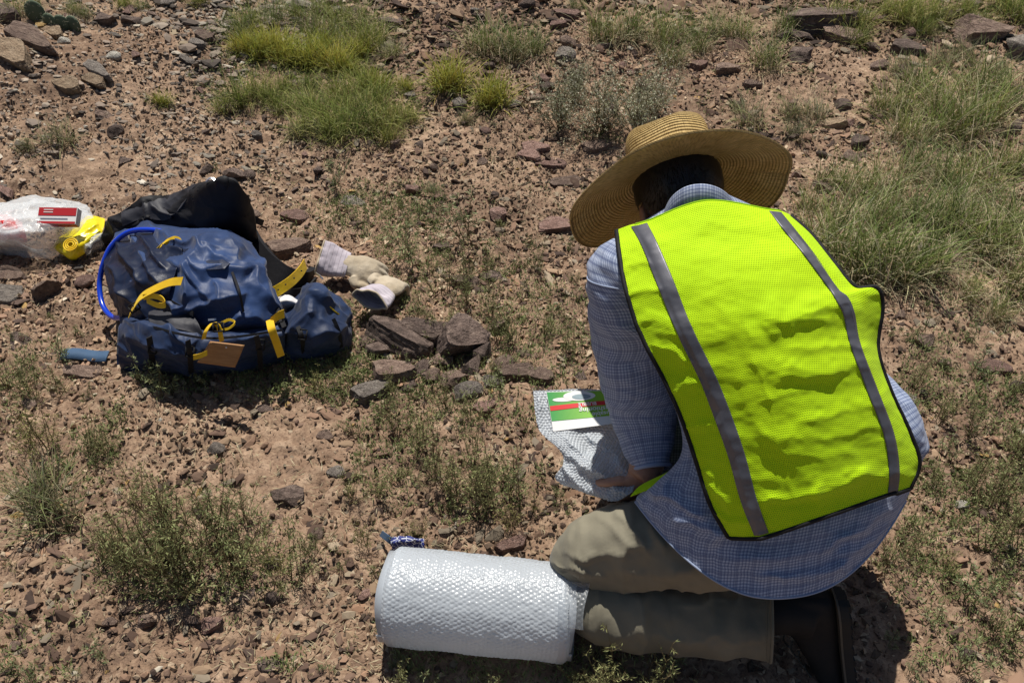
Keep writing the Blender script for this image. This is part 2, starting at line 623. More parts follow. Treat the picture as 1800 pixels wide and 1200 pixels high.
o = scatter_pebbles('gravel', 40000, (-2.3, 2.3), (0.65, 4.9), 0.0022, 0.011, 1.5, 5)
tag(o, 'loose pinkish brown gravel and stone chips strewn over the bare soil', 'gravel')
def scatter_crumbs(name, n, xr, yr, smin, smax, seed):
    rng = np.random.default_rng(seed)
    x = rng.uniform(xr[0], xr[1], n * 2); y = yr[0] + (yr[1] - yr[0]) * rng.uniform(0, 1, n * 2) ** 1.1
    p = np.stack([x, y, 0 * x], 1)
    keep = (vnoise(p, 3.3, 177) + vnoise(p, 12, 178) * .6 + rng.uniform(-.8, .8, len(x))) > -.15
    x, y = x[keep][:n], y[keep][:n]
    n = len(x)
    s = smin * (smax / smin) ** (rng.uniform(0, 1, n) ** 1.8) * (1 + 0.08 * np.clip(y - 2, 0, 3))
    O = np.array([(1, 0, 0), (0, 1, 0), (-1, 0, 0), (0, -1, 0), (0, 0, 1), (0, 0, -1)], float)
    F0 = np.array([(0, 1, 4), (1, 2, 4), (2, 3, 4), (3, 0, 4), (1, 0, 5), (2, 1, 5), (3, 2, 5), (0, 3, 5)])
    B = O[None] * rng.uniform(.6, 1.3, (n, 6, 1)) + rng.normal(0, .22, (n, 6, 3))
    sc3 = np.stack([s * rng.uniform(.7, 1.3, n), s * rng.uniform(.7, 1.2, n), s * rng.uniform(.4, .9, n)], 1)
    V = np.einsum('nij,nkj->nki', rot_rand(rng, n, .8), B * sc3[:, None, :])
    V += np.stack([x, y, ground_h(x, y) + ground_detail(x, y) + sc3[:, 2] * rng.uniform(0, .6, n)], 1)[:, None, :]
    F = (F0[None] + (np.arange(n) * 6)[:, None, None]).reshape(-1, 3)
    base = np.array([(.44, .305, .20), (.35, .235, .155), (.22, .15, .105), (.57, .43, .30), (.115, .082, .06)])
    tone = (.90 + .38 * np.clip(fbm(np.stack([x, y, 0 * x], 1), 1.5, 301, 3) * 1.5, -1, 1)) * np.interp(y, [1.2, 3.2], [.98, .82])
    col = np.repeat(base[rng.integers(0, 5, n)] * rng.uniform(.75, 1.12, (n, 1)) * tone[:, None], 6, 0)
    return tag(link(name, make_mesh(name, V.reshape(-1, 3), F, smooth=False, col=col), M['pebble']), kind='stuff')
o = scatter_crumbs('soil_crumbs', 95000, (-2.2, 2.2), (0.65, 4.8), .0025, .011, 31)
tag(o, 'crumbly clods of pinkish tan soil covering the ground', 'soil crumbs')
o = scatter_pebbles('stone_chips', 11000, (-2.5, 2.5), (0.65, 5.4), 0.008, 0.021, 2.0, 9, flat=(.16, .42), elong=1.5)
tag(o, 'flat brown stone chips lying among the finer gravel', 'stone chips')
o = scatter_pebbles('dark_rubble', 5200, (-1.6, 2.6), (2.7, 5.2), 0.012, 0.036, 2.0, 19, flat=(.18, .5), elong=1.3, mask=lambda x, y: vnoise(np.stack([x, y, 0 * x], 1), 1.1, 91) + np.clip((y - 3.4) * .8, -.6, .6) > -.05)
tag(o, 'dark angular rubble of broken rock spread over the slope at the back', 'rubble')
o = scatter_pebbles('hillside_gravel', 9000, (-7, 7), (4.6, 12), 0.008, 0.04, 2.0, 15)
tag(o, 'coarse gravel on the slope beyond the picture', 'gravel')

# ------------------------------------------------------------------ stones
S3 = subdiv(*subdiv(*ico()))
S4 = subdiv(*S3)
def stone_mesh(kind, seed):
    rng = np.random.default_rng(seed)
    if kind == 'slab':
        V, F = S4
        V = V * np.array([1, 1, 1.0])
        k = rng.integers(5, 8)
        an = np.sort(rng.uniform(0, 2 * np.pi, k))
        for a in an:
            n = np.array([math.cos(a), math.sin(a), rng.uniform(-.15, .15)]); n /= np.linalg.norm(n)
            s = V @ n - rng.uniform(.62, .8)
            V = V - np.clip(s, 0, None)[:, None] * n
        for sg in (1, -1):
            n = np.array([rng.normal(0, .06), rng.normal(0, .06), sg]); n /= np.linalg.norm(n)
            s = V @ n - .42
            V = V - np.clip(s, 0, None)[:, None] * n * 0.93
        V = V + 0.03 * np.stack([vnoise(V, 3, seed), vnoise(V, 3, seed + 1), vnoise(V, 6, seed + 2)], 1)
        # bedding layers show as steps on the sides
        lay = np.round(V[:, 2] * 9) % 2
        V[:, :2] *= (1 - 0.03 * lay)[:, None]
    elif kind == 'angular':
        V, F = S4
        V = chisel(V, rng, 11, .42, .78)
        V = V + 0.035 * np.stack([vnoise(V, 3.2, seed), vnoise(V, 3.2, seed + 1), vnoise(V, 5, seed + 2)], 1)
    else:
        V, F = S3
        V = chisel(V, rng, 6, .65, .9)
        V = V + 0.05 * np.stack([vnoise(V, 2.2, seed), vnoise(V, 2.2, seed + 1), vnoise(V, 3, seed + 2)], 1)
    V = V / np.abs(V).max(0)
    return make_mesh('stone', V, F, smooth=False)

STONE_M = {}
for kind, cnt in (('slab', 5), ('angular', 5), ('rounded', 3)):
    STONE_M[kind] = [stone_mesh(kind, 100 + 7 * i + len(kind)) for i in range(cnt)]
STONE_CACHE = {}
def stone(loc, size, rot, kind, var, matname, name, label, cat='stone', group=None):
    key = (kind, var % len(STONE_M[kind]), matname)
    if key not in STONE_CACHE:
        m2 = STONE_M[kind][key[1]].copy()
        m2.materials.append(M[matname])
        STONE_CACHE[key] = m2
    o = bpy.data.objects.new(name, STONE_CACHE[key])
    COL.objects.link(o)
    o.location = loc
    o.scale = size
    o.rotation_euler = rot
    return tag(o, label, cat, group)

# hand placed stones: px, py (where the middle meets the ground), half sizes in m, yaw, tilt x, tilt y, kind, var, material, label
R_ = math.radians
HAND = [
 (1728, 66, .155, .10, .085, -14, 0, 6, 'angular', 0, 'stone_brown', 'large blocky brown boulder with a flat lit top at the edge of the grass'),
 (1790, 85, .09, .07, .05, 20, 8, 0, 'angular', 3, 'stone_grey', 'grey angular rock touching the right side of the large blocky boulder'),
 (1440, 46, .20, .11, .07, 5, -8, 0, 'slab', 0, 'stone_dark', 'dark layered ledge of rock between two green grass clumps'),
 (1400, 66, .12, .08, .05, 30, 5, 10, 'angular', 1, 'stone_dark', 'dark broken rock leaning on the left of the layered ledge'),
 (1480, 72, .11, .07, .05, -20, 0, 0, 'slab', 2, 'stone_brown', 'flat brown rock tucked under the front of the layered ledge'),
 (1410, 100, .08, .06, .05, 60, 10, 0, 'angular', 2, 'stone_dark', 'jagged dark rock standing just below the layered ledge'),
 (1590, 92, .10, .06, .04, -30, 0, 0, 'slab', 1, 'stone_dark', 'dark flat slab jutting from the bank below the right grass clump'),
 (1545, 118, .06, .05, .035, 10, 0, 0, 'angular', 4, 'stone_brown', 'brown angular rock with a dark front face on the reddish bank'),
 (1275, 124, .07, .045, .025, 0, -5, 0, 'slab', 3, 'stone_brown', 'flat brown slab casting a dark edge behind the straw hat'),
 (1230, 118, .05, .035, .02, 25, 0, 0, 'slab', 4, 'stone_red', 'small reddish slab left of the flat brown one behind the hat'),
 (1320, 152, .05, .03, .02, -10, 0, 0, 'slab', 1, 'stone_brown', 'thin brown slab on the bank between two sparse tufts'),
 (1480, 188, .035, .03, .028, 0, 0, 0, 'rounded', 0, 'stone_dark', 'lone rounded dark stone on bare pink soil'),
 (690, 46, .07, .05, .04, 0, 0, 0, 'angular', 3, 'stone_dark', 'dark rock with a shadowed front beside the upper green clumps'),
 (798, 44, .05, .04, .035, 40, 0, 0, 'angular', 1, 'stone_brown', 'blunt brown rock near the top between two grass clumps'),
 (998, 30, .075, .045, .03, 0, -6, 0, 'slab', 2, 'stone_red', 'pinkish wedge shaped slab at the back among pale grass'),
 (980, 48, .05, .035, .025, 30, 0, 0, 'slab', 0, 'stone_red', 'smaller pink slab just in front of the wedge shaped one'),
 (968, 290, .044, .03, .014, -5, -4, 0, 'slab', 0, 'stone_red', 'flat reddish paver like slab with a black shadow line under it'),
 (938, 262, .046, .03, .010, 10, 0, 0, 'slab', 1, 'stone_red', 'pink flake of stone lying flat left of the hat'),
 (930, 276, .04, .026, .012, -30, 0, 0, 'slab', 3, 'stone_red', 'pink flake overlapping under the other flake left of the hat'),
 (1050, 262, .05, .03, .018, 15, 0, 0, 'slab', 4, 'stone_brown', 'low brown slab beside the crown of the hat'),
 (995, 322, .05, .028, .014, 20, 0, 0, 'slab', 2, 'stone_brown', 'thin brown slab near the left tip of the hat brim'),
 (975, 398, .06, .03, .016, 8, 0, 0, 'slab', 3, 'stone_red', 'long low ledge stone under the left tip of the hat brim'),
 (618, 357, .04, .028, .010, -8, 0, 0, 'slab', 1, 'stone_grey', 'smooth grey flat slab lying alone behind the gloves'),
 (628, 398, .03, .026, .022, 30, 0, 0, 'angular', 2, 'stone_brown', 'brown angular stone between the grey slab and the gloves'),
 (505, 440, .055, .035, .022, 10, -4, 0, 'slab', 4, 'stone_brown', 'brown slab just behind the pale work glove'),
 (520, 385, .04, .025, .02, -20, 0, 0, 'slab', 0, 'stone_red', 'reddish slab on the pink soil right of the black flap'),
 (222, 288, .035, .028, .022, 0, 0, 0, 'angular', 0, 'stone_dark', 'dark stone on the bare slope above the black flap'),
 (365, 302, .032, .026, .03, 30, 20, 0, 'angular', 4, 'stone_dark', 'dark pointed stone right behind the top of the black flap'),
 (437, 312, .03, .025, .024, 0, 0, 0, 'rounded', 1, 'stone_dark', 'round dark stone to the right of the black flap top'),
 (178, 205, .04, .03, .03, -30, 0, 20, 'angular', 1, 'stone_brown', 'brown stone tilted left beside the thin dry tuft'),
 (204, 234, .032, .026, .026, 60, 0, 0, 'rounded', 2, 'stone_dark', 'dark lump of stone below the tilted brown stone'),
 (397, 194, .035, .028, .026, -25, 0, 0, 'rounded', 0, 'stone_dark', 'round dark stone at the foot of the pale green grass'),
 (362, 70, .06, .035, .025, -30, 0, 0, 'slab', 2, 'stone_brown', 'flat brown stone on the upper slope by the yellow green grass'),
 (345, 82, .05, .03, .02, -38, 0, 0, 'slab', 4, 'stone_grey', 'thin grey plate next to the flat brown stone on the slope'),
 (50, 70, .17, .055, .028, -30, 12, 6, 'slab', 1, 'stone_brown', 'long tilted brown slab below the prickly pear'),
 (22, 98, .14, .06, .035, -38, 12, 8, 'slab', 3, 'stone_tan', 'thick tan slab with a black underside at the left border'),
 (92, 58, .08, .035, .022, -38, 12, 6, 'slab', 0, 'stone_tan', 'short tilted tan slab touching the cactus pads'),
 (75, 48, .05, .03, .02, -50, 0, 0, 'slab', 2, 'stone_ochre', 'orange stained slab leaning between the tilted slabs'),
 (8, 30, .08, .05, .03, -38, 10, 0, 'slab', 4, 'stone_dark', 'dark slab in the corner beside pale grass'),
 (170, 126, .10, .03, .02, -34, 12, 6, 'slab', 1, 'stone_grey', 'narrow grey slab with a dark underside on the rocky slope'),
 (168, 142, .07, .04, .016, -38, 10, 4, 'slab', 3, 'stone_tan', 'tan plate lying just below the narrow grey slab'),
 (118, 152, .07, .045, .02, -30, 8, 4, 'slab', 0, 'stone_tan', 'broad tan plate on the rocky slope'),
 (200, 102, .035, .026, .022, 0, 0, 0, 'rounded', 1, 'stone_white', 'rounded white stone on the rocky slope'),
 (112, 74, .03, .02, .016, -20, 0, 0, 'rounded', 2, 'stone_white', 'small chalky white stone below the cactus pads'),
 (185, 38, .07, .04, .03, -20, 0, 0, 'angular', 0, 'stone_dark', 'dark angular rock on the slope right of the cactus'),
 (232, 40, .05, .03, .024, -20, 0, 0, 'angular', 3, 'stone_dark', 'smaller dark rock beside the angular one right of the cactus'),
 (82, 520, .052, .03, .062, 35, 10, -22, 'angular', 2, 'stone_brown', 'upright pointed brown rock beside the blue hose loop'),
 (10, 520, .05, .035, .02, 0, 0, 0, 'slab', 2, 'stone_grey', 'flat grey stone at the left border below the plastic bag'),
 (15, 490, .04, .03, .02, -30, 0, 0, 'slab', 4, 'stone_brown', 'brown slab at the left border behind the flat grey stone'),
 (704, 608, .074, .042, .030, -26, -24, 14, 'slab', 0, 'stone_dark', 'large dark slab forming the left roof of the rock outcrop right of the backpack'),
 (808, 612, .060, .042, .044, 18, 20, 16, 'slab', 3, 'stone_dark', 'dark overhanging slab with a deep shadow at the right of the rock outcrop'),
 (748, 598, .050, .026, .030, -10, 6, 0, 'slab', 2, 'stone_dark', 'dark slab wedged between the two roof slabs of the rock outcrop'),
 (728, 628, .030, .022, .026, 70, 30, 0, 'angular', 2, 'stone_dark', 'dark splintered piece leaning inside the hollow of the outcrop'),
 (846, 628, .022, .030, .030, 10, 0, 30, 'angular', 4, 'stone_dark', 'dark upright piece closing the right end of the outcrop'),
 (775, 588, .040, .022, .022, 12, -16, 0, 'angular', 0, 'stone_dark', 'dark broken edge along the back of the outcrop'),
 (716, 684, .024, .018, .012, 60, 0, 0, 'angular', 1, 'stone_dark', 'dark chip between the squarish block and the weeds'),
 (758, 664, .020, .016, .012, 0, 20, 0, 'angular', 3, 'stone_brown', 'little brown chip under the hollow of the outcrop'),
 (868, 676, .024, .018, .012, 0, 0, 10, 'angular', 0, 'stone_grey', 'grey chip right of the lichen grey stone'),
 (772, 640, .028, .022, .018, 10, 0, 0, 'angular', 1, 'stone_brown', 'brown chunk tucked in the hollow of the rock outcrop'),
 (690, 668, .046, .032, .022, -6, -8, 0, 'slab', 4, 'stone_brown', 'squarish brown block at the front left of the rock outcrop'),
 (742, 652, .026, .02, .018, 50, 0, 0, 'angular', 4, 'stone_dark', 'dark wedge in front of the hollow of the rock outcrop'),
 (832, 654, .028, .020, .022, 70, 0, 0, 'angular', 0, 'stone_dark', 'dark jagged piece under the overhanging slab of the outcrop'),
 (800, 672, .030, .022, .018, 20, 0, 0, 'angular', 2, 'stone_brown', 'brown broken piece in front of the overhanging slab'),
 (668, 622, .028, .022, .020, 20, 0, 0, 'angular', 3, 'stone_dark', 'dark lump under the left end of the outcrop roof slab'),
 (822, 694, .030, .022, .018, 20, 0, 0, 'rounded', 0, 'stone_grey', 'lichen grey stone below the overhanging slab'),
 (852, 722, .036, .026, .016, 40, -8, 0, 'slab', 1, 'stone_red', 'reddish slab below the rock outcrop beside the bubble wrap sheet'),
 (652, 696, .040, .024, .014, 20, 0, 0, 'slab', 4, 'stone_grey', 'low grey slab half hidden in weeds before the rock outcrop'),
 (908, 660, .042, .022, .014, 24, 0, 8, 'slab', 2, 'stone_brown', 'long brown slab between the rock outcrop and the green label'),
 (880, 646, .030, .018, .016, 40, 0, 0, 'angular', 1, 'stone_brown', 'brown piece behind the long brown slab near the outcrop'),
 (950, 668, .028, .020, .014, -15, 0, 0, 'slab', 0, 'stone_brown', 'brown stone just behind the bubble wrap sheet with the green label'),
 (648, 608, .022, .018, .016, 0, 0, 0, 'angular', 0, 'stone_brown', 'small brown stone left of the rock outcrop below the right glove'),
 (500, 876, .048, .032, .034, -8, 0, 0, 'angular', 1, 'stone_dark', 'solitary dark angular rock on pink soil above the foreground weeds'),
 (30, 910, .022, .018, .012, 20, 0, 0, 'rounded', 1, 'stone_ochre', 'small yellow ochre stone near the left border'),
 (255, 1096, .024, .018, .018, 10, 0, 0, 'angular', 2, 'stone_brown', 'brown stone with a black lower edge below the big feathery weed'),
 (342, 1090, .024, .018, .016, -30, 0, 0, 'angular', 4, 'stone_brown', 'brown stone, left one of the touching pair in the foreground gravel'),
 (375, 1098, .026, .02, .016, 20, 0, 0, 'angular', 0, 'stone_red', 'reddish stone, right one of the touching pair in the foreground gravel'),
 (480, 1056, .02, .016, .02, 0, 0, 0, 'rounded', 2, 'stone_dark', 'dark upright stone left of the bubble wrap roll'),
 (478, 1172, .028, .018, .014, 0, 0, 0, 'angular', 3, 'stone_dark', 'dark wide stone at the bottom left of the bubble wrap roll'),
 (640, 1050, .022, .014, .016, 30, 0, 0, 'angular', 1, 'stone_red', 'reddish stone touching the left end of the bubble wrap roll'),
 (900, 960, .038, .018, .016, 30, 0, 0, 'slab', 2, 'stone_red', 'reddish brown slab behind the bubble wrap roll near the knee'),
 (1745, 648, .036, .02, .013, -8, 0, 0, 'slab', 0, 'stone_red', 'flat pinkish slab on the bare ground right of the vest'),
 (1690, 888, .016, .012, .010, 0, 0, 0, 'rounded', 0, 'stone_white', 'tiny white stone right of the plaid shirt hem'),
 (572, 770, .028, .018, .014, -15, 0, 0, 'slab', 3, 'stone_brown', 'brown stone in the gravel below the backpack'),
 (590, 830, .026, .018, .013, -20, 0, 0, 'rounded', 1, 'stone_grey', 'smooth grey oval stone above the solitary dark rock'),
 (380, 790, .024, .018, .014, -20, 0, 0, 'rounded', 2, 'stone_grey', 'smooth oval stone in the gravel below the leather patch'),
 (280, 742, .014, .011, .009, 0, 0, 0, 'rounded', 0, 'stone_white', 'small white pebble in the gravel below the backpack'),
 (465, 724, .03, .016, .012, 0, 0, 0, 'slab', 1, 'stone_dark', 'thin dark slab in the gravel just below the yellow strap'),
 (150, 656, .045, .02, .014, 0, 0, 0, 'slab', 2, 'stone_brown', 'brown slab under the blue strap end on the ground'),
 (1690, 960, .018, .014, .014, 0, 0, 0, 'angular', 2, 'stone_brown', 'brown stone beside the weeds right of the shirt hem'),
 (1700, 1150, .016, .014, .014, 0, 0, 0, 'angular', 0, 'stone_dark', 'dark stone in the bottom right gravel'),
 (858, 490, .03, .02, .02, 0, 0, 0, 'angular', 1, 'stone_dark', 'dark stone among the weeds midway between glove and sleeve'),
]
hand_pos = []
for (px, py, a, b, c, yaw, tx, ty, kind, var, mt, lab) in HAND:
    if 180 < py < 720 and (kind == 'slab' or 640 < px < 960):
        a, b, c = a * 1.4, b * 1.4, c * (1.35 if 640 < px < 960 else .9)
    elif py < 180 and px > 600:
        a, b, c = a * .9, b * .9, c * .85
    q = g(px, py)
    hand_pos.append((q[0], q[1], max(a, b)))
    stone((q[0], q[1], float(ground_h(q[0], q[1])) + c * (.55 if 640 < px < 960 and 560 < py < 700 else .25)), (a, b, c), (R_(tx), R_(ty), R_(yaw)), kind, var, mt, 'rock', lab, 'rock')

# landmarks used to say where the many loose stones lie
LAND = [('backpack', 340, 560), ('black flap of the pack', 310, 350), ('plastic bag', 50, 420), ('work gloves', 630, 500), ('rock outcrop', 750, 640), ('green label', 1000, 720),
        ('bubble wrap roll', 840, 1080), ('big feathery weed', 300, 960), ('prickly pear', 80, 30), ('yellow green grass', 520, 90), ('pale green grass', 620, 200), ('bright green tuft', 790, 135),
        ('silvery dry bush', 1060, 180), ('straw hat', 1190, 330), ('layered rock ledge', 1430, 60), ('blocky boulder', 1730, 60), ('tall grass clump', 1660, 200), ('grass beside the vest', 1500, 430),
        ('bare patch right of the vest', 1680, 570), ('plaid shirt hem', 1600, 900), ('dark boot', 1510, 1120), ('solitary dark rock', 500, 860), ('bare middle ground', 800, 320), ('rocky slope', 200, 180),
        ('smooth grey slab', 620, 357), ('bottom left gravel', 120, 1120), ('weeds by the sleeve', 930, 520)]
SIDES = ['left of', 'right of', 'in front of', 'behind']
COLS = [('brown', 'stone_brown'), ('reddish', 'stone_red'), ('grey', 'stone_grey'), ('dark', 'stone_dark'), ('tan', 'stone_tan')]
SHP = [('flat', 'slab'), ('angular', 'angular'), ('rounded', 'rounded')]
SZ = ['small', 'fist sized', 'thumb sized']
combo = {}
rng = np.random.default_rng(77)
def proj(q):
    r = np.asarray(q) - CP
    d = r @ FW
    return 900 + FPX * (r @ RT) / d, 600 + FPX * (r @ DN) / d, d
AVOID = [(200, 400, 520, 680), (0, 350, 200, 470), (520, 420, 720, 570), (1000, 700, 1560, 1200), (640, 960, 1040, 1190), (940, 680, 1150, 880)]
made = 0
tries = 0
while made < 275 and tries < 9000:
    tries += 1
    x, y = rng.uniform(-2.2, 2.2), 0.85 + 3.8 * rng.uniform(0, 1) ** 0.9
    q = np.array([x, y, float(ground_h(x, y))])
    px, py, d = proj(q)
    if not (-20 < px < 1820 and -10 < py < 1210): continue
    if any(a < px < c and b < py < e for a, b, c, e in AVOID): continue
    if any((x - u) ** 2 + (y - v) ** 2 < (w * 1.1 + .02) ** 2 for u, v, w in hand_pos): continue
    dens = vnoise(np.array([[x, y, 0]]), 1.3, 55)[0]
    rocky = 2.2 if (px < 420 and py < 420) else (0.75 if py < 300 else 0.4)
    if rng.uniform() > rocky * (0.7 + dens): continue
    s = 0.010 * d ** 0.5 * (1 + 1.5 * rng.uniform() ** 3)
    L = min(LAND, key=lambda t: (t[1] - px) ** 2 + ((t[2] - py) * 1.3) ** 2)
    dx, dy = px - L[1], (py - L[2]) * 1.3
    side = SIDES[(1 if dx > 0 else 0) if abs(dx) > abs(dy) else (2 if dy > 0 else 3)]
    used = combo.setdefault((L[0], side), [])
    opts = [(c, f) for c in range(5) for f in range(3) if (c, f) not in used]
    if not opts: continue
    w = np.array([[.34, .22, .14, .22, .08][c] * [.5, .35, .15][f] for c, f in opts])
    ci, fi = opts[rng.choice(len(opts), p=w / w.sum())]
    used.append((ci, fi))
    a, b = s * rng.uniform(.85, 1.3), s * rng.uniform(.6, .9)
    c = s * (rng.uniform(.22, .4) if fi == 0 else rng.uniform(.5, .75))
    hand_pos.append((x, y, s))
    slope = -32 if (px < 420 and py < 420) else 0
    if slope: a, c = a * 1.55, c * .8
    stone((x, y, q[2] + c * .6), (a, b, c), (rng.normal(0, .15), rng.normal(0, .15), R_(slope) + rng.normal(0, .5) if slope else rng.uniform(0, 6.28)), SHP[fi][1], int(rng.integers(0, 5)), COLS[ci][1], 'stone',
          '%s %s stone on the ground %s the %s' % (SHP[fi][0], COLS[ci][0], side, L[0]), 'stone', 'loose stones scattered over the slope')
    made += 1
print('stones', made)

# ------------------------------------------------------------------ plants
def blade_arrays(rng, n, h, spread, wid, bend, c_base, c_tip, base_r, segs=4, upright=0.0):
    """curved grass blades -> V, F(quads), colour"""
    an = rng.uniform(0, 2 * np.pi, n)
    lean = np.abs(rng.normal(0, spread, n)) + upright
    hh = h * rng.uniform(.45, 1.05, n)
    r0 = base_r * np.sqrt(rng.uniform(0, 1, n))
    a0 = rng.uniform(0, 2 * np.pi, n)
    base = np.stack([r0 * np.cos(a0), r0 * np.sin(a0), np.zeros(n) - .01], 1)
    dirx, diry = np.cos(an), np.sin(an)
    t = np.linspace(0, 1, segs + 1)
    ang = lean[:, None] + bend * rng.uniform(.3, 1.3, n)[:, None] * t[None] ** 1.5
    st = hh[:, None] / segs
    r = np.cumsum(np.sin(ang) * st, 1) - np.sin(ang[:, :1]) * st
    z = np.cumsum(np.cos(ang) * st, 1) - np.cos(ang[:, :1]) * st
    P = base[:, None] + np.stack([dirx[:, None] * r, diry[:, None] * r, z], -1)
    sa = an + rng.uniform(.8, 2.3, n)
    S = np.stack([np.cos(sa), np.sin(sa), 0 * sa], 1)
    w = (wid * rng.uniform(.6, 1.2, n))[:, None] * (1 - t[None] ** 2 * .9)
    A = P - S[:, None] * w[..., None] / 2
    B = P + S[:, None] * w[..., None] / 2
    V = np.stack([A, B], 2).reshape(n, -1, 3)
    k = np.arange(segs)
    f = np.stack([k * 2, k * 2 + 1, k * 2 + 3, k * 2 + 2], 1)
    F = (f[None] + (np.arange(n) * 2 * (segs + 1))[:, None, None]).reshape(-1, 4)
    cb, ct = np.array(c_base), np.array(c_tip)
    cc = cb + (ct - cb) * t[:, None]
    cols = cc[None] * rng.uniform(.65, 1.25, (n, 1, 1)) * (1 + rng.normal(0, .06, (n, 1, 3)))
    cols = np.repeat(cols, 2, 1)
    return V.reshape(-1, 3), F, np.clip(cols.reshape(-1, 3), 0, 1)

def join_arr(lst):
    Vs, Fs, Cs, o = [], [], [], 0
    for V, F, C in lst:
        Vs.append(V); Fs.append(F + o); Cs.append(C); o += len(V)
    return np.concatenate(Vs), np.concatenate(Fs), np.concatenate(Cs)

GRASSC = {
 'yellow': [((0.24, 0.20, 0.05), (0.44, 0.44, 0.075)), ((0.2, 0.18, 0.05), (0.30, 0.35, 0.07))],
 'green': [((0.15, 0.15, 0.045), (0.25, 0.31, 0.07)), ((0.26, 0.22, 0.09), (0.44, 0.43, 0.16))],
 'olive': [((0.15, 0.15, 0.05), (0.24, 0.31, 0.09)), ((0.40, 0.35, 0.2), (0.58, 0.52, 0.33))],
 'dry': [((0.2, 0.17, 0.1), (0.34, 0.31, 0.19)), ((0.14, 0.15, 0.06), (0.22, 0.26, 0.1))],
}
def tussock_meshes(kind, seed):
    rng = np.random.default_rng(seed)
    out = []
    (b1, t1), (b2, t2) = GRASSC[kind]
    dens = {'yellow': 240, 'green': 170, 'olive': 120, 'dry': 90}[kind]
    hgt = {'yellow': .16, 'green': .2, 'olive': .27, 'dry': .17}[kind]
    g1 = blade_arrays(rng, dens, hgt, .42, .0034, .8, b1, t1, hgt * .3)
    g2 = blade_arrays(rng, int(dens * .7), hgt * 1.0, .8, .0030, 1.3, b2, t2, hgt * .4)
    V, F, C = join_arr([g1, g2])
    out.append(('blades', make_mesh('blades', V, F, col=C)))
    V, F, C = blade_arrays(rng, 110, hgt * .5, 1.0, .0034, 1.2, (0.22, 0.16, 0.09), (0.52, 0.43, 0.27), hgt * .42)
    out.append(('dead_thatch', make_mesh('dead_thatch', V, F, col=C)))
    for _, m in out: m.materials.append(M['plant'])
    return out

def forb_mesh(seed, h, nst, leafl, leafw, c1, c2, spread=.55, branches=12):
    """feathery weed: wiry stems with side shoots carrying narrow leaflets"""
    rng = np.random.default_rng(seed)
    SV, SF, LV, LF, LC = [], [], [], [], []
    so = lo = 0
    def stem(p0, d0, L, r, curve, nseg=5):
        nonlocal so
        pts = [np.array(p0, float)]
        d = np.array(d0, float); d /= np.linalg.norm(d)
        for k in range(nseg):
            d = d + curve + rng.normal(0, .07, 3)
            d /= np.linalg.norm(d)
            pts.append(pts[-1] + d * L / nseg)
        P = np.array(pts)
        V, F = tube(P, np.linspace(r, r * .35, len(P)), 3, False)
        SV.append(V); SF.append(F + so); so += len(V)
        return P
    def leaf(p, d, L, w, c):
        nonlocal lo
        s = np.cross(d, rng.normal(size=3)); s /= np.linalg.norm(s) + 1e-9
        LV.append(np.array([p, p + d * L * .5 + s * w, p + d * L, p + d * L * .5 - s * w]))
        LF.append([lo, lo + 1, lo + 2, lo + 3]); lo += 4
        LC.extend([c] * 4)
    for i in range(nst):
        a = rng.uniform(0, 2 * np.pi)
        ln = abs(rng.normal(0, spread))
        d0 = np.array([math.cos(a) * math.sin(ln), math.sin(a) * math.sin(ln), math.cos(ln)])
        L = h * rng.uniform(.55, 1.05)
        P = stem((rng.normal(0, .01), rng.normal(0, .01), -.01), d0, L, .0014, np.array([0, 0, .06]), 6)
        for b in range(branches):
            t = rng.uniform(.18, 1) * (len(P) - 1)
            k = min(int(t), len(P) - 2)
            p = P[k] + (P[k + 1] - P[k]) * (t - k)
            ax = P[k + 1] - P[k]; ax /= np.linalg.norm(ax)
            s = rng.normal(size=3); s -= s @ ax * ax; s /= np.linalg.norm(s)
            d = ax * .75 + s
            bl = L * .3 * (1.15 - t / len(P)) * rng.uniform(.5, 1.1)
            Q = stem(p, d, bl, .0008, np.array([0, 0, .05]), 3)
            nl = max(4, int(bl / .0055))
            for j in range(nl):
                u = rng.uniform(.1, 1) * 3
                kk = min(int(u), 2)
                pp = Q[kk] + (Q[kk + 1] - Q[kk]) * (u - kk)
                ax2 = Q[kk + 1] - Q[kk]; ax2 /= np.linalg.norm(ax2) + 1e-9
                s2 = rng.normal(size=3); s2 -= s2 @ ax2 * ax2; s2 /= np.linalg.norm(s2)
                dd = ax2 * .8 + s2; dd /= np.linalg.norm(dd)
                f = rng.uniform(0, 1)
                c = (np.array(c1) * (1 - f) + np.array(c2) * f) * rng.uniform(.75, 1.2)
                leaf(pp, dd, leafl * rng.uniform(.6, 1.3), leafw * rng.uniform(.7, 1.2), c)
    V, F = np.concatenate(SV), np.concatenate(SF)
    sm = make_mesh('stem', V, F, col=np.tile([0.17, 0.14, 0.07], (len(V), 1)))
    lm = make_mesh('leaves', np.concatenate(LV), np.array(LF), smooth=False, col=np.array(LC))
    out = [('stem', sm), ('leaves', lm)]
    for _, m in out: m.materials.append(M['plant'])
    return out

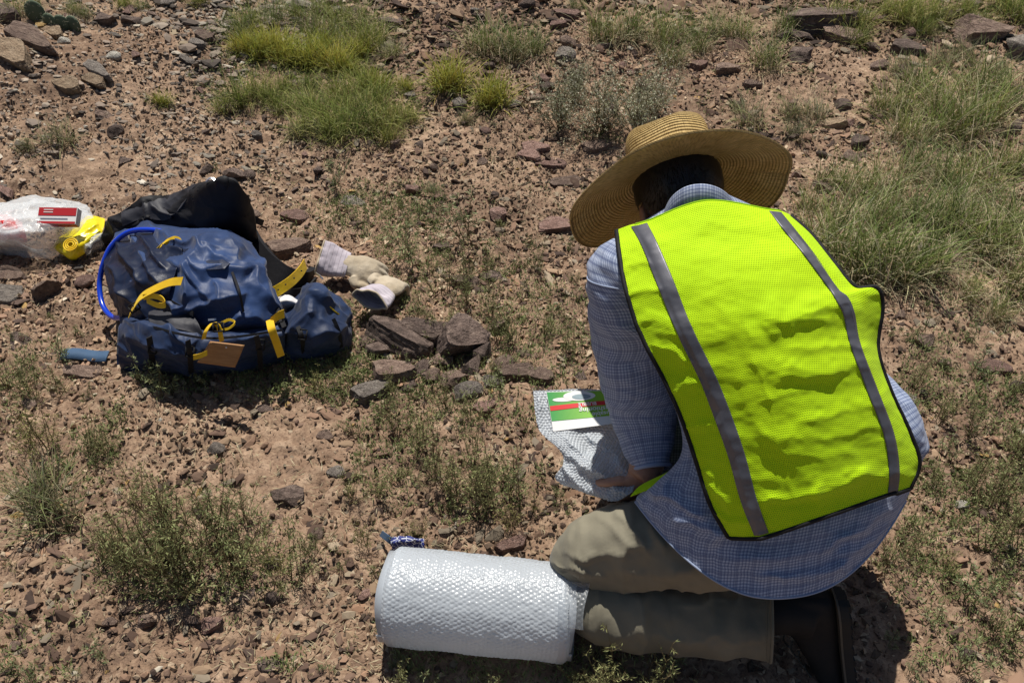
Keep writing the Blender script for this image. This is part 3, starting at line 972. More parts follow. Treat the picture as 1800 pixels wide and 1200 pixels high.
PLANTS = {
 'yellow': [tussock_meshes('yellow', 300 + i) for i in range(3)],
 'green': [tussock_meshes('green', 310 + i) for i in range(3)],
 'olive': [tussock_meshes('olive', 320 + i) for i in range(4)],
 'dry': [tussock_meshes('dry', 330 + i) for i in range(3)],
 'forb': [forb_mesh(340 + i, .2, 8, .0095, .0009, (0.18, 0.21, 0.08), (0.40, 0.42, 0.19), .5, 14) for i in range(5)],
 'forb_y': [forb_mesh(350 + i, .2, 10, .009, .0011, (0.22, 0.23, 0.07), (0.4, 0.37, 0.15), .5, 11) for i in range(3)],
 'low': [forb_mesh(360 + i, .09, 9, .008, .0011, (0.14, 0.19, 0.07), (0.25, 0.29, 0.12), .85, 8) for i in range(4)],
 'bush': [forb_mesh(370 + i, .3, 30, .009, .0019, (0.72, 0.68, 0.54), (0.30, 0.33, 0.17), .7, 14) for i in range(2)],
 'spiky': [forb_mesh(380 + i, .13, 4, .013, .0013, (0.2, 0.25, 0.11), (0.33, 0.37, 0.19), .35, 14) for i in range(3)],
}
PNAME = {'yellow': 'grass_tussock', 'green': 'grass_tussock', 'olive': 'grass_tussock', 'dry': 'grass_tussock', 'forb': 'feathery_weed', 'forb_y': 'feathery_weed', 'low': 'low_weed', 'bush': 'dry_bush', 'spiky': 'spiky_weed'}
PCAT = {'grass_tussock': 'grass tussock', 'feathery_weed': 'weed', 'low_weed': 'weed', 'dry_bush': 'bush', 'spiky_weed': 'weed'}
PGRP = {'grass_tussock': 'grass tussocks on the slope', 'feathery_weed': 'feathery weeds', 'low_weed': 'low weeds creeping over the gravel', 'dry_bush': 'dry bushes', 'spiky_weed': 'spiky weed stalks'}
PH = {'yellow': .16, 'green': .2, 'olive': .27, 'dry': .17, 'forb': .2, 'forb_y': .2, 'low': .09, 'bush': .3, 'spiky': .13}
prng = np.random.default_rng(4)
ADJ = {'yellow': 'yellow green', 'green': 'green', 'olive': 'olive green', 'dry': 'sparse dry', 'forb': 'green', 'forb_y': 'yellowish', 'low': 'low', 'bush': 'silvery', 'spiky': 'pale spiky'}
label_used = {}
def plant(kind, px, py, hpx, label=None):
    """base at the pixel, about hpx photo pixels tall"""
    q = g(px, py)
    _, _, d = proj(q)
    hm = hpx * d / FPX / 0.85
    s = hm / PH[kind]
    name = PNAME[kind]
    root = empty(name, (q[0], q[1], float(ground_h(q[0], q[1]))))
    root.rotation_euler = (prng.normal(0, .06), prng.normal(0, .06), prng.uniform(0, 6.28))
    root.scale = (s * prng.uniform(.9, 1.15), s * prng.uniform(.9, 1.15), s)
    if label is None:
        L = min(LAND, key=lambda t: (t[1] - px) ** 2 + ((t[2] - py) * 1.3) ** 2)
        dx, dy = px - L[1], (py - L[2]) * 1.3
        side = SIDES[(1 if dx > 0 else 0) if abs(dx) > abs(dy) else (2 if dy > 0 else 3)]
        if abs(dx) < 18 and abs(dy) < 18: side = 'beside'
        noun = {'grass_tussock': 'grass tussock', 'feathery_weed': 'feathery weed', 'low_weed': 'creeping weed', 'dry_bush': 'bush', 'spiky_weed': 'weed stalk'}[name]
        for qual in (('tall ' if hpx > 95 else 'short ' if hpx < 55 else ''), 'broad ', 'narrow ', 'thin ', 'dense ', 'ragged ', 'leaning ', 'small ', 'low '):
            label = '%s%s %s %s the %s' % (qual, ADJ[kind], noun, side, L[0])
            if label not in label_used: break
    label_used[label] = 1
    tag(root, label, PCAT[name], PGRP[name])
    parts = PLANTS[kind][prng.integers(0, len(PLANTS[kind]))]
    for nm, me in parts:
        o = bpy.data.objects.new(nm, me)
        COL.objects.link(o)
        o.parent = root
    return root

PL = {
 'yellow': [(455, 100, 55), (500, 108, 60), (545, 116, 62), (590, 122, 58), (632, 100, 45), (480, 88, 48), (572, 92, 50), (665, 160, 48), (792, 158, 72), (866, 186, 70), (712, 160, 28), (430, 92, 45), (286, 186, 30), (610, 132, 40)],
 'green': [(500, 200, 45), (480, 185, 50), (540, 190, 50), (600, 175, 60), (640, 160, 60), (680, 250, 50), (590, 250, 50), (540, 235, 50), (1620, 60, 50), (1500, 80, 50), (1720, 50, 45), (1770, 20, 40), (1600, 20, 40),(420, 185, 60), (455, 172, 55), (500, 165, 48), (545, 160, 45), (590, 235, 75), (640, 232, 78), (690, 222, 65), (610, 200, 55), (560, 215, 60), (660, 190, 60), (440, 50, 55), (395, 195, 35), (720, 215, 40), (650, 85, 60), (600, 50, 55),
           (1470, 46, 60), (1510, 50, 60), (1590, 38, 60), (1640, 38, 60), (1690, 30, 50), (1780, 34, 55), (1560, 25, 40), (1740, 14, 35), (350, 8, 30), (220, 14, 30), (520, 30, 40)],
 'olive': [(420, 70, 55), (560, 30, 55), (640, 50, 60), (690, 100, 45), (1260, 60, 60), (1230, 90, 55), (1180, 110, 60), (1380, 60, 60), (1560, 200, 90), (1590, 250, 80), (1720, 160, 90), (1770, 180, 80), (1610, 300, 80), (1750, 560, 60), (1510, 340, 80), (1460, 330, 70), (1560, 340, 90), (1640, 470, 90), (1700, 520, 60),(480, 40, 55), (545, 60, 60), (600, 80, 60), (655, 78, 60), (850, 88, 70), (900, 98, 75), (940, 96, 60), (1060, 70, 75), (1110, 66, 75), (1160, 76, 75), (1200, 68, 65), (1010, 20, 30), (1300, 66, 60), (1345, 116, 75),
           (30, 30, 45), (60, 20, 40), (130, 22, 35), (150, 30, 30), (250, 18, 30),
           (1640, 200, 100), (1690, 235, 125), (1660, 240, 110), (1730, 215, 90), (1610, 160, 70), (1660, 330, 90), (1720, 330, 100), (1770, 300, 80), (1440, 455, 130), (1490, 480, 150), (1545, 490, 130), (1590, 480, 140), (1640, 400, 110),
           (1470, 400, 90), (1540, 400, 100), (1700, 430, 120), (1750, 440, 120), (1795, 510, 120), (1600, 390, 90), (1780, 400, 90), (1420, 370, 60), (1680, 380, 80)],
 'dry': [(105, 250, 55), (1320, 222, 60), (1390, 205, 50), (1430, 210, 50), (555, 242, 40), (520, 240, 35), (1300, 195, 30), (820, 215, 30), (1750, 130, 40), (45, 262, 30), (95, 915, 110), (75, 880, 100), (1400, 240, 40), (760, 340, 30), (1650, 115, 50), (1690, 105, 50), (1580, 130, 45)],
 'bush': [(985, 228, 110), (1055, 235, 130), (1120, 238, 130), (1010, 180, 80), (1150, 200, 90)],
 'forb': [(230, 1000, 150), (280, 1010, 190), (360, 1030, 190), (310, 940, 150), (380, 960, 160), (180, 990, 110), (420, 980, 120), (250, 900, 110), (780, 870, 110), (840, 860, 110), (880, 600, 80), (760, 600, 70), (820, 540, 80), (1740, 900, 110), (1700, 860, 90), (1790, 820, 110),(330, 1045, 200), (265, 1030, 180), (400, 1000, 170), (300, 980, 170), (215, 980, 120), (430, 920, 110), (370, 930, 130), (520, 1030, 120), (545, 985, 90), (800, 890, 130), (860, 905, 140), (760, 850, 120), (830, 820, 110),
          (700, 760, 90), (740, 790, 100), (620, 880, 80), (660, 870, 80), (900, 870, 110), (160, 800, 90), (190, 790, 70), (60, 700, 90), (20, 690, 90), (110, 690, 80), (1750, 870, 120), (1780, 800, 110), (1700, 770, 90), (1650, 740, 90),
          (1600, 680, 70), (1780, 960, 120), (1730, 980, 110), (1560, 1000, 100), (1590, 985, 80), (1640, 860, 70), (780, 520, 90), (830, 500, 90), (860, 560, 80), (800, 590, 70), (900, 600, 70), (940, 480, 60), (740, 560, 60), (1790, 1120, 130),
          (1000, 620, 70), (960, 590, 60), (1080, 1232, 150), (1130, 1238, 150), (1040, 1225, 110), (1170, 1240, 110), (1010, 1215, 70), (700, 1215, 80), (880, 1240, 80), (690, 690, 60), (780, 720, 80), (830, 740, 70), (1740, 1120, 90), (1770, 700, 70)],
 'forb_y': [(85, 800, 120), (60, 780, 90), (470, 1000, 80), (500, 1010, 70), (730, 950, 60), (640, 960, 70), (900, 930, 80), (560, 700, 60), (600, 690, 50), (870, 660, 50), (940, 900, 50), (1660, 1000, 60)],
 'spiky': [(300, 690, 80), (255, 680, 60), (350, 680, 50), (700, 1180, 55), (760, 1200, 55), (520, 630, 60), (470, 650, 45), (555, 615, 50), (420, 668, 40), (110, 640, 60), (1660, 800, 60), (1720, 660, 60), (720, 470, 90), (880, 690, 60), (820, 420, 90),
           (580, 1180, 40), (130, 1190, 40), (30, 1180, 50), (185, 1160, 50), (1700, 1060, 80), (1640, 1100, 60), (1560, 1130, 40), (1690, 1180, 80), (60, 1200, 40), (590, 340, 60), (1180, 1180, 60), (670, 1110, 50), (1600, 1190, 50)],
 'low': [(650, 380, 35), (700, 375, 35), (740, 380, 30), (580, 410, 25), (720, 400, 30), (820, 440, 35), (860, 470, 40), (760, 480, 40), (900, 480, 30), (980, 560, 35), (850, 620, 40), (780, 640, 40), (720, 660, 40), (680, 720, 45), (740, 700, 40), (620, 760, 35),
         (500, 690, 40), (430, 680, 35), (360, 680, 35), (590, 640, 35), (560, 660, 35), (640, 560, 30), (140, 590, 30), (60, 640, 40), (30, 600, 35), (160, 700, 30), (600, 1000, 30), (660, 1010, 35), (1000, 900, 35), (980, 880, 35), (870, 840, 50), (790, 900, 45),
         (700, 840, 40), (640, 820, 40), (930, 760, 30), (1700, 600, 40), (1620, 600, 45), (1570, 590, 35), (1660, 650, 35), (1740, 760, 40), (1700, 840, 40), (1600, 940, 40), (1760, 1040, 40), (1680, 920, 35), (1540, 1000, 35), (620, 1150, 30), (560, 1190, 30),
         (20, 1000, 25), (880, 400, 25), (930, 430, 25), (380, 300, 18), (300, 290, 15), (130, 365, 18), (260, 180, 20), (920, 470, 30), (1010, 500, 25), (1000, 440, 30), (270, 640, 30), (90, 560, 20), (750, 1190, 35), (850, 1195, 30)],
}
for kind, lst in PL.items():
    for (px, py, hp) in lst:
        plant(kind, px, py, hp)

# short sprouting ground cover, thin litter of straw and twigs
def cover(name, zones, seed, h, c1, c2, label, cat, flatlit=False, wid=.0014):
    rng = np.random.default_rng(seed)
    pts = []
    for (px, py, rx, ry, n) in zones:
        n = n if flatlit else int(n * .42)
        a = rng.uniform(0, 2 * np.pi, n); r = np.sqrt(rng.uniform(0, 1, n))
        for u, v in zip(px + rx * r * np.cos(a), py + ry * r * np.sin(a)):
            pts.append((u, v))
    pts = np.array(pts)
    # ground hits, vectorised
    z = np.zeros(len(pts))
    for _ in range(14):
        q = at_z(pts[:, 0], pts[:, 1], z)
        z = .5 * z + .5 * ground_h(q[:, 0], q[:, 1])
    q = at_z(pts[:, 0], pts[:, 1], z)
    keep = vnoise(np.stack([q[:, 0], q[:, 1], 0 * z], 1), 6, seed) > -.25
    q = q[keep]
    n = len(q)
    k = 1 if flatlit else 9
    base = np.repeat(q, k, 0)
    N = len(base)
    a = rng.uniform(0, 2 * np.pi, N)
    if flatlit:
        el = rng.uniform(0, .35, N); L = h * rng.uniform(.4, 1.3, N)
        off = np.stack([0 * a, 0 * a, rng.uniform(.002, .01, N)], 1)
    else:
        el = rng.uniform(.3, 1.4, N); L = h * rng.uniform(.25, .7, N)
        off = np.stack([rng.normal(0, h * .3, N), rng.normal(0, h * .3, N), rng.uniform(0, h * .8, N)], 1)
    d = np.stack([np.cos(a) * np.cos(el), np.sin(a) * np.cos(el), np.sin(el)], 1)
    s = np.stack([-np.sin(a), np.cos(a), 0 * a], 1) * wid * rng.uniform(.6, 1.3, (N, 1))
    p = base + off
    p[:, 2] += ground_detail(p[:, 0], p[:, 1])
    mid = p + d * L[:, None] * .5 + rng.normal(0, .06, (N, 3)) * L[:, None]
    V = np.stack([p, mid + s, p + d * L[:, None], mid - s], 1).reshape(-1, 3)
    F = np.arange(N * 4).reshape(-1, 4)
    f = rng.uniform(0, 1, (N, 1))
    C = np.repeat((np.array(c1) * (1 - f) + np.array(c2) * f) * rng.uniform(.7, 1.2, (N, 1)), 4, 0)
    o = link(name, make_mesh(name, V, F, smooth=False, col=C), M['plant'])
    return tag(o, label, cat, kind='stuff')

GZ = [(760, 620, 260, 170, 900), (330, 980, 230, 130, 300), (80, 760, 150, 150, 500), (1700, 800, 150, 260, 900), (560, 120, 230, 130, 1600), (1660, 300, 170, 250, 1600), (700, 400, 200, 70, 900), (760, 560, 220, 130, 900), (800, 800, 180, 130, 900), (320, 960, 200, 110, 400), (100, 730, 130, 120, 600), (700, 370, 130, 50, 500), (1700, 740, 140, 160, 1200), (1700, 1020, 140, 180, 700), (560, 670, 140, 50, 500),
      (470, 150, 110, 70, 500), (620, 190, 120, 60, 500), (1680, 380, 150, 110, 900), (1650, 180, 130, 90, 500), (1080, 200, 130, 60, 500), (880, 110, 110, 50, 300), (1340, 170, 130, 60, 300), (960, 590, 90, 100, 400), (800, 1170, 350, 40, 500), (60, 1120, 120, 90, 150),
      (900, 300, 500, 100, 200), (450, 660, 260, 50, 500), (560, 60, 200, 60, 500)]
cover('ground_cover', GZ, 61, .026, (0.13, 0.17, 0.06), (0.29, 0.31, 0.13), 'short green sprouts spreading between the stones', 'ground cover')
LZ = [(900, 600, 950, 640, 6500), (800, 330, 400, 120, 1500), (1650, 480, 180, 150, 900), (500, 900, 500, 300, 1200)]
cover('dry_litter', LZ, 62, .024, (0.42, 0.33, 0.2), (0.62, 0.53, 0.36), 'thin straw and broken dry stems littering the gravel', 'litter', True, .0009)

# ------------------------------------------------------------------ prickly pear
m = MT('cactus pad')
c = m.coord()
vor = m.n('ShaderNodeTexVoronoi'); vor.inputs['Scale'].default_value = 55; m.l(c, vor.inputs['Vector'])
m.set(m.ramp(vor.outputs['Distance'], [(0.12, (0.30, 0.27, 0.18)), (0.25, (0.075, 0.105, 0.06))]), .7)
M['cactus'] = m.m
base = g(90, 50)
root = empty('prickly_pear', (base[0], base[1], base[2]))
tag(root, 'prickly pear cactus with four round grey green pads by the tilted slabs', 'cactus')
for (px, py, r) in ((68, 26, .046), (92, 38, .034), (111, 41, .034), (133, 44, .036)):
    q = g(px, py + 14)
    c0 = np.array([q[0], q[1], q[2] + r * .9])
    V, F = ellipsoid((0, 0, 0), (r, .012, r * 1.1), None, 20, 14)
    a = random.uniform(-.4, .4)
    Rz = np.array([[math.cos(a), math.sin(a), 0], [-math.sin(a), math.cos(a), 0], [0, 0, 1]])
    pad = child('pad', V @ Rz + c0, F, M['cactus'], root)
    rs = np.random.default_rng(int(px))
    sv, sf, sc_, k = [], [], [], 0
    for i in range(60):
        th = rs.uniform(0, 6.28); rr = math.sqrt(rs.uniform(0.1, 1))
        sgn = rs.choice([-1, 1])
        p = np.array([r * rr * math.cos(th), sgn * .012 * math.sqrt(max(0, 1 - rr * rr)), r * 1.1 * rr * math.sin(th)])
        dn = np.array([p[0] / r, sgn * .8, p[2] / r]) + rs.normal(0, .3, 3); dn /= np.linalg.norm(dn)
        s = np.cross(dn, [0.3, 0.2, 1]); s *= .0006 / np.linalg.norm(s)
        sv += [p + s, p - s, p + dn * .016]; sf.append([k, k + 1, k + 2]); k += 3
    V = np.array(sv) @ Rz + c0 - np.array(root.location)
    sp = link('spines', make_mesh('spines', V, np.array(sf), col=np.tile([.7, .66, .5], (len(V), 1))), M['plant'], pad)
# ------------------------------------------------------------------ the kneeling person
m = MT('skin')
c = m.coord()
m.set(m.ramp(m.noise(c, 30, 4), [(0.35, (0.30, 0.155, 0.10)), (0.65, (0.42, 0.235, 0.16))]), .5, Subsurface__Weight=0.1)
m.b.inputs['Subsurface Radius'].default_value = (.01, .004, .002)
M['skin'] = m.m
m = MT('hair')
m.set((0.008, 0.007, 0.008), .45)
M['hair'] = m.m

# fluorescent mesh vest: fine knitted holes and thread rows
m = MT('hi vis mesh')
uv = m.n('ShaderNodeUVMap').outputs[0]
mp = m.n('ShaderNodeMapping'); mp.inputs['Scale'].default_value = (270, 270, 270); m.l(uv, mp.inputs[0])
sx = m.n('ShaderNodeSeparateXYZ'); m.l(mp.outputs[0], sx.inputs[0])
row = m.math('FLOOR', sx.outputs[1])
off = m.math('MULTIPLY', m.math('MODULO', row, 2), 0.5)
fx = m.math('SUBTRACT', m.math('FRACT', m.math('ADD', sx.outputs[0], off)), .5)
fy = m.math('SUBTRACT', m.math('FRACT', sx.outputs[1]), .5)
dd = m.math('ADD', m.math('MULTIPLY', fx, fx), m.math('MULTIPLY', fy, fy))
hole = m.n('ShaderNodeMapRange'); m.l(dd, hole.inputs[0]); hole.inputs[1].default_value = .02; hole.inputs[2].default_value = .11
cobj = m.coord()
base = m.ramp(m.noise(cobj, 5, 3), [(.35, (0.60, 0.93, 0.004)), (.65, (0.67, 0.97, 0.006))])
col = m.mix(hole.outputs[0], (0.33, 0.60, 0.004), base)
nb = m.bump(m.noise(cobj, 45, 4), .25, .004)
nb = m.bump(hole.outputs[0], .6, .0012, nb)
m.set(col, .75, nb, Sheen__Weight=.1, Specular__IOR__Level=.2)
m.add_translucent((0.42, 0.9, 0.01), .18)
M['vest'] = m.m

m = MT('retroreflective tape')
uv = m.coord()
m.set(m.ramp(m.noise(uv, 14, 4), [(.3, (0.085, 0.088, 0.105)), (.7, (0.15, 0.15, 0.17))]), .42, m.bump(m.noise(uv, 120, 3), .2, .001), Metallic=.35)
M['tape'] = m.m

# small blue check
m = MT('plaid shirt')
uv = m.n('ShaderNodeUVMap').outputs[0]
sx = m.n('ShaderNodeSeparateXYZ'); m.l(uv, sx.inputs[0])
def lines(axis_out, per, w, ph=0.0):
    f = m.math('FRACT', m.math('ADD', m.math('DIVIDE', axis_out, per), ph))
    return m.math('LESS_THAN', f, w)
col = m.ramp(m.noise(m.coord(), 12, 3), [(.3, (0.25, 0.31, 0.45)), (.7, (0.33, 0.385, 0.52))])
for ax in (0, 1):
    col = m.mix(m.math('MULTIPLY', lines(sx.outputs[ax], .0056, .24), .28), col, (0.62, 0.67, 0.80))
for ax in (0, 1):
    col = m.mix(m.math('MULTIPLY', lines(sx.outputs[ax], .0056, .26, .45), .5), col, (0.035, 0.055, 0.17))
    col = m.mix(m.math('MULTIPLY', lines(sx.outputs[ax], .028, .09, .2), .4), col, (0.03, 0.05, 0.15))
nb = m.bump(m.noise(m.coord(), 55, 4), .35, .003)
m.set(col, .85, nb, Sheen__Weight=.1, Specular__IOR__Level=.2)
M['shirt'] = m.m

m = MT('straw')
a = m.n('ShaderNodeUVMap').outputs[0]
sx = m.n('ShaderNodeSeparateXYZ'); m.l(a, sx.inputs[0])
ring = m.math('SINE', m.math('MULTIPLY', sx.outputs[0], 2 * math.pi / .0052))
mp = m.n('ShaderNodeMapping'); mp.inputs['Scale'].default_value = (60, 420, 1); m.l(a, mp.inputs[0])
st = m.noise(mp.outputs[0], 1.0, 3)
h = m.math('ADD', m.math('MULTIPLY', ring, .5), m.math('MULTIPLY', st, 1.4))
cc = m.ramp(m.noise(m.coord(), 30, 4), [(.3, (0.50, 0.345, 0.135)), (.7, (0.70, 0.515, 0.235))])
cc = m.mix(m.math('MULTIPLY', m.math('LESS_THAN', ring, -.6), .25), cc, (0.26, 0.15, 0.06))
cc = m.mix(.85, cc, m.ramp(st, [(.32, (.5, .42, .3)), (.5, (1.0, 1.0, .95)), (.7, (1.35, 1.3, 1.2))]), 'MULTIPLY')
m.set(cc, .6, m.bump(h, 1.0, .0022), Specular__IOR__Level=.3)
m.add_translucent((0.62, 0.46, 0.10), .13)
M['straw'] = m.m

person = empty('person', tuple(g(1400, 1110)))
tag(person, 'kneeling person in neon yellow safety vest, blue check shirt and straw hat, seen from behind', 'person')
PL0 = np.array(person.location)

# --- straight from the photograph's outlines: each row runs across the back, left to right
VR = [
 [(1084, 405, .105), (1108, 396, .075), (1136, 389, .05), (1240, 353, 0), (1350, 368, .025), (1371, 371, .035), (1388, 378, .05)],
 [(1088, 440, .095), (1128, 432, .06), (1156, 428, .035), (1270, 420, 0), (1378, 405, .03), (1399, 405, .042), (1427, 413, .075)],
 [(1098, 500, .09), (1152, 492, .05), (1182, 488, .03), (1300, 475, 0), (1415, 450, .035), (1434, 450, .048), (1464, 459, .09)],
 [(1117, 565, .09), (1178, 557, .045), (1207, 553, .025), (1325, 535, 0), (1454, 503, .045), (1472, 506, .052), (1503, 504, .085)],
 [(1127, 588, .09), (1189, 582, .043), (1218, 578, .023), (1337, 560, 0), (1468, 524, .045), (1490, 522, .052), (1541, 506, .085)],
 [(1138, 612, .09), (1200, 607, .042), (1230, 604, .022), (1350, 585, 0), (1482, 552, .045), (1502, 550, .053), (1551, 540, .095)],
 [(1170, 672, .09), (1230, 668, .04), (1260, 665, .02), (1372, 645, 0), (1494, 603, .045), (1512, 603, .055), (1543, 612, .10)],
 [(1198, 735, .09), (1256, 735, .038), (1286, 730, .02), (1395, 712, 0), (1522, 680, .04), (1541, 680, .05), (1564, 683, .09)],
 [(1222, 805, .085), (1281, 805, .035), (1310, 800, .02), (1418, 785, 0), (1553, 762, .04), (1571, 760, .05), (1598, 757, .08)],
 [(1248, 885, .08), (1302, 880, .032), (1330, 876, .018), (1440, 852, 0), (1563, 825, .038), (1581, 823, .048), (1616, 812, .075)],
 [(1281, 945, .075), (1328, 946, .03), (1353, 941, .018), (1450, 908, 0), (1561, 869, .035), (1578, 866, .042), (1600, 858, .06)]]
VD = [1.505, 1.465, 1.432, 1.415, 1.410, 1.407, 1.41, 1.414, 1.424, 1.436, 1.450]
rows = np.array([[(x, y, d - .012 + dd_ * .62) for (x, y, dd_) in r] for r, d in zip(VR, VD)])
# fabric folds, in the outline's own coordinates: x0,y0,x1,y1, width, height(m), sharp side
FOLDS = [
 (1355, 566, 1490, 530, 30, .014), (1395, 610, 1520, 612, 22, .008), (1370, 668, 1535, 640, 24, .010), (1330, 640, 1470, 655, 26, .007),
 (1420, 735, 1560, 705, 20, .007), (1380, 770, 1545, 752, 22, .006), (1330, 700, 1420, 690, 20, .004),
 (1345, 880, 1440, 868, 16, .010), (1440, 868, 1520, 838, 18, .011), (1520, 838, 1600, 838, 16, .006), (1245, 835, 1285, 888, 14, .008), (1255, 905, 1320, 925, 14, .008),
 (1100, 470, 1150, 466, 12, .004), (1108, 520, 1165, 508, 12, .005), (1125, 560, 1190, 590, 14, .005), (1150, 605, 1205, 640, 12, .006), (1185, 690, 1225, 668, 12, .006), (1205, 760, 1262, 742, 12, .005),
 (1240, 520, 1330, 600, 30, .003), (1290, 660, 1340, 780, 22, .004), (1340, 760, 1420, 840, 26, .005), (1300, 600, 1360, 720, 26, .003), (1395, 800, 1500, 800, 18, .004),
 (1290, 520, 1395, 860, 5, .0016), (1470, 470, 1545, 520, 18, .006), (1200, 400, 1380, 392, 30, .003),
]
def folds(px, py, L, sharp=1.4):
    h = np.zeros_like(px)
    w0 = np.stack([px.ravel(), py.ravel(), 0 * px.ravel()], 1)
    sc_w = min(9, 1.2 * np.median([f[4] for f in L]))
    px = px + vnoise(w0, 1 / 37., 501).reshape(px.shape) * sc_w
    py = py + (vnoise(w0, 1 / 33., 502) + .4 * vnoise(w0, 1 / 12., 503)).reshape(py.shape) * sc_w
    for (x0, y0, x1, y1, w, a) in L:
        dx, dy = x1 - x0, y1 - y0
        l = math.hypot(dx, dy)
        t = ((px - x0) * dx + (py - y0) * dy) / l / l
        s = ((py - y0) * dx - (px - x0) * dy) / l
        s = s * (1 if dx > 0 else -1)
        end = np.clip(np.minimum(t, 1 - t) / .28 + .7, 0, 1)
        end = end * end * (3 - 2 * end)
        prof = np.where(s < 0, np.exp(-np.abs(s / w) ** sharp), np.exp(-np.abs(s / (.62 * w)) ** sharp))
        h = h + a * prof * end
    return h

NR, NCV = 260, 241
G = surf(rows, NR, NCV)
def lift(G, fl, namp=.0031, nsc=22, seed=5):
    f = fl
    P3 = at_d(G[..., 0], G[..., 1], G[..., 2])
    q = P3.reshape(-1, 3)
    n = fbm(q * np.array([.7, 1.3, 1.3]), nsc, seed, 3).reshape(G.shape[:2]) * namp
    r = ridged(q * np.array([.55, 1.2, 1.2]), 9, seed + 3, 2).reshape(G.shape[:2]) * namp * 1.0
    return at_d(G[..., 0], G[..., 1], G[..., 2] - f - n - r)
FOLDS = [(a, b, c_, d, w, h * (.62 if b > 590 else .8)) for a, b, c_, d, w, h in FOLDS]
FL = folds(G[..., 0], G[..., 1], FOLDS)
P = lift(G, FL)
# panel wraps forward past both side edges
def uv_of(P):
    du = np.concatenate([np.zeros((P.shape[0], 1)), np.cumsum(np.linalg.norm(np.diff(P, axis=1), axis=-1), 1)], 1)
    dv = np.concatenate([np.zeros((1, P.shape[1])), np.cumsum(np.linalg.norm(np.diff(P, axis=0), axis=-1), 0)], 0)
    du -= du[:, [P.shape[1] // 2]]
    return np.stack([du, dv], -1).reshape(-1, 2)
def thick_child(name, P, th, mat, root, uv=None):
    V, F = thick_grid(P, th)
    if uv is None: uv = uv_of(P)
    return child(name, V, F, mat, root, uv=np.concatenate([uv, uv]))
vest = thick_child('safety_vest', P, .002, M['vest'], person)
# the grid columns of the two tapes: control columns 1..2 and 4..5 of 6
def tape(k0, k1, name):
    a, b = k0 / 6, k1 / 6
    Q = surf(rows, NR, 601)
    i0, i1 = int(round(a * 600)), int(round(b * 600))
    Q = Q[:, i0:i1 + 1:4] if (i1 - i0) > 8 else Q[:, i0:i1 + 1]
    f = folds(Q[..., 0], Q[..., 1], FOLDS)
    PP = lift(Q, f + .0026)
    # tiny sewn edge crimps
    return thick_child(name, PP[2:-2], .0012, M['tape'], person)
for k0, k1 in ((1, 2), (4, 5)):
    tp = tape(k0, k1, 'reflective_strip')
    tp.parent = vest; tp.location = -Vector((0, 0, 0))
# binding tubes round the panel edge
def binding(path, r=.0042):
    V, F = tube(path, r, 8, True)
    return V, F
edgeL, edgeR, edgeB = P[:, 0], P[:, -1], P[-1, :]
V1, F1 = binding(np.concatenate([edgeL[::3], edgeB[4::3], edgeR[::-3]]))
b_ = child('binding', V1, fix_faces(F1), M['binding'], person)
b_.parent = vest
V1, F1 = binding(P[0, 60:205:3] , .0022)
b_ = child('neck_binding', V1, fix_faces(F1), M['vest'], person, uv=np.full((len(V1), 2), .002))
b_.parent = vest
# front panel of the vest: hangs from the shoulders in front of the chest, lower corner shows by the thigh
fr = np.array([[(1170, 372, 1.60), (1240, 352, 1.66), (1330, 362, 1.60)], [(1130, 440, 1.74), (1260, 430, 1.76), (1400, 430, 1.74)], [(1180, 600, 1.76), (1310, 600, 1.80), (1470, 600, 1.76)],
               [(1215, 740, 1.74), (1350, 740, 1.78), (1520, 740, 1.72)], [(1230, 830, 1.70), (1380, 830, 1.72), (1550, 810, 1.68)]])
G2 = surf(fr, 60, 60)
fp = thick_child('front_panel', at_d(G2[..., 0], G2[..., 1], G2[..., 2]), .002, M['vest'], person)
fp.parent = vest
tri = np.array([[(1215, 800, 1.60), (1196, 815, 1.60), (1178, 829, 1.60)], [(1205, 830, 1.58), (1165, 842, 1.585), (1128, 852, 1.59)], [(1190, 842, 1.57), (1150, 856, 1.575), (1108, 872, 1.585)]])
G2 = surf(tri, 30, 30)
fp = thick_child('front_corner', at_d(G2[..., 0], G2[..., 1], G2[..., 2]), .002, M['vest'], person)
fp.parent = vest

# --- shirt: torso rings (left px, right px, near depth, thickness, sag of the back in px)
SH = [
 ((1168, 372), (1292, 357), 1.535, .12, -34),
 ((1110, 402), (1370, 386), 1.525, .16, -30),
 ((1084, 450), (1405, 432), 1.475, .21, -8),
 ((1108, 540), (1475, 514), 1.432, .25, 0),
 ((1150, 640), (1530, 600), 1.42, .26, 0),
 ((1192, 735), (1548, 695), 1.432, .25, 4),
 ((1196, 800), (1588, 770), 1.438, .25, 22),
 ((1150, 850), (1606, 830), 1.450, .25, 66),
 ((1122, 870), (1600, 862), 1.463, .27, 120),
 ((1117, 882), (1592, 880), 1.474, .27, 170)]
nth = 220
rg = []
for (L_, R2, d, T, sag) in SH:
    d += .026
    th = np.linspace(0, 2 * math.pi, 40, endpoint=False)
    s = -np.cos(th)
    k = np.sin(th)
    px = L_[0] + (R2[0] - L_[0]) * (s + 1) / 2
    py = L_[1] + (R2[1] - L_[1]) * (s + 1) / 2 + sag * (1 - np.abs(s) ** np.where(s > 0, 2.6, 1.9)) * (k > 0)
    dep = d + T / 2 - T / 2 * np.sign(k) * np.abs(k) ** .8
    rg.append(np.stack([px, py, dep], -1))
rg = np.array(rg)
rgc = crom(rg, 200)
wrap = np.concatenate([rgc[:, -2:], rgc, rgc[:, :3]], 1)
Q = np.swapaxes(crom(np.swapaxes(wrap, 0, 1), (44) * 6 + 1), 0, 1)[:, 12:-11 - 1]
Q = Q[:, :240]
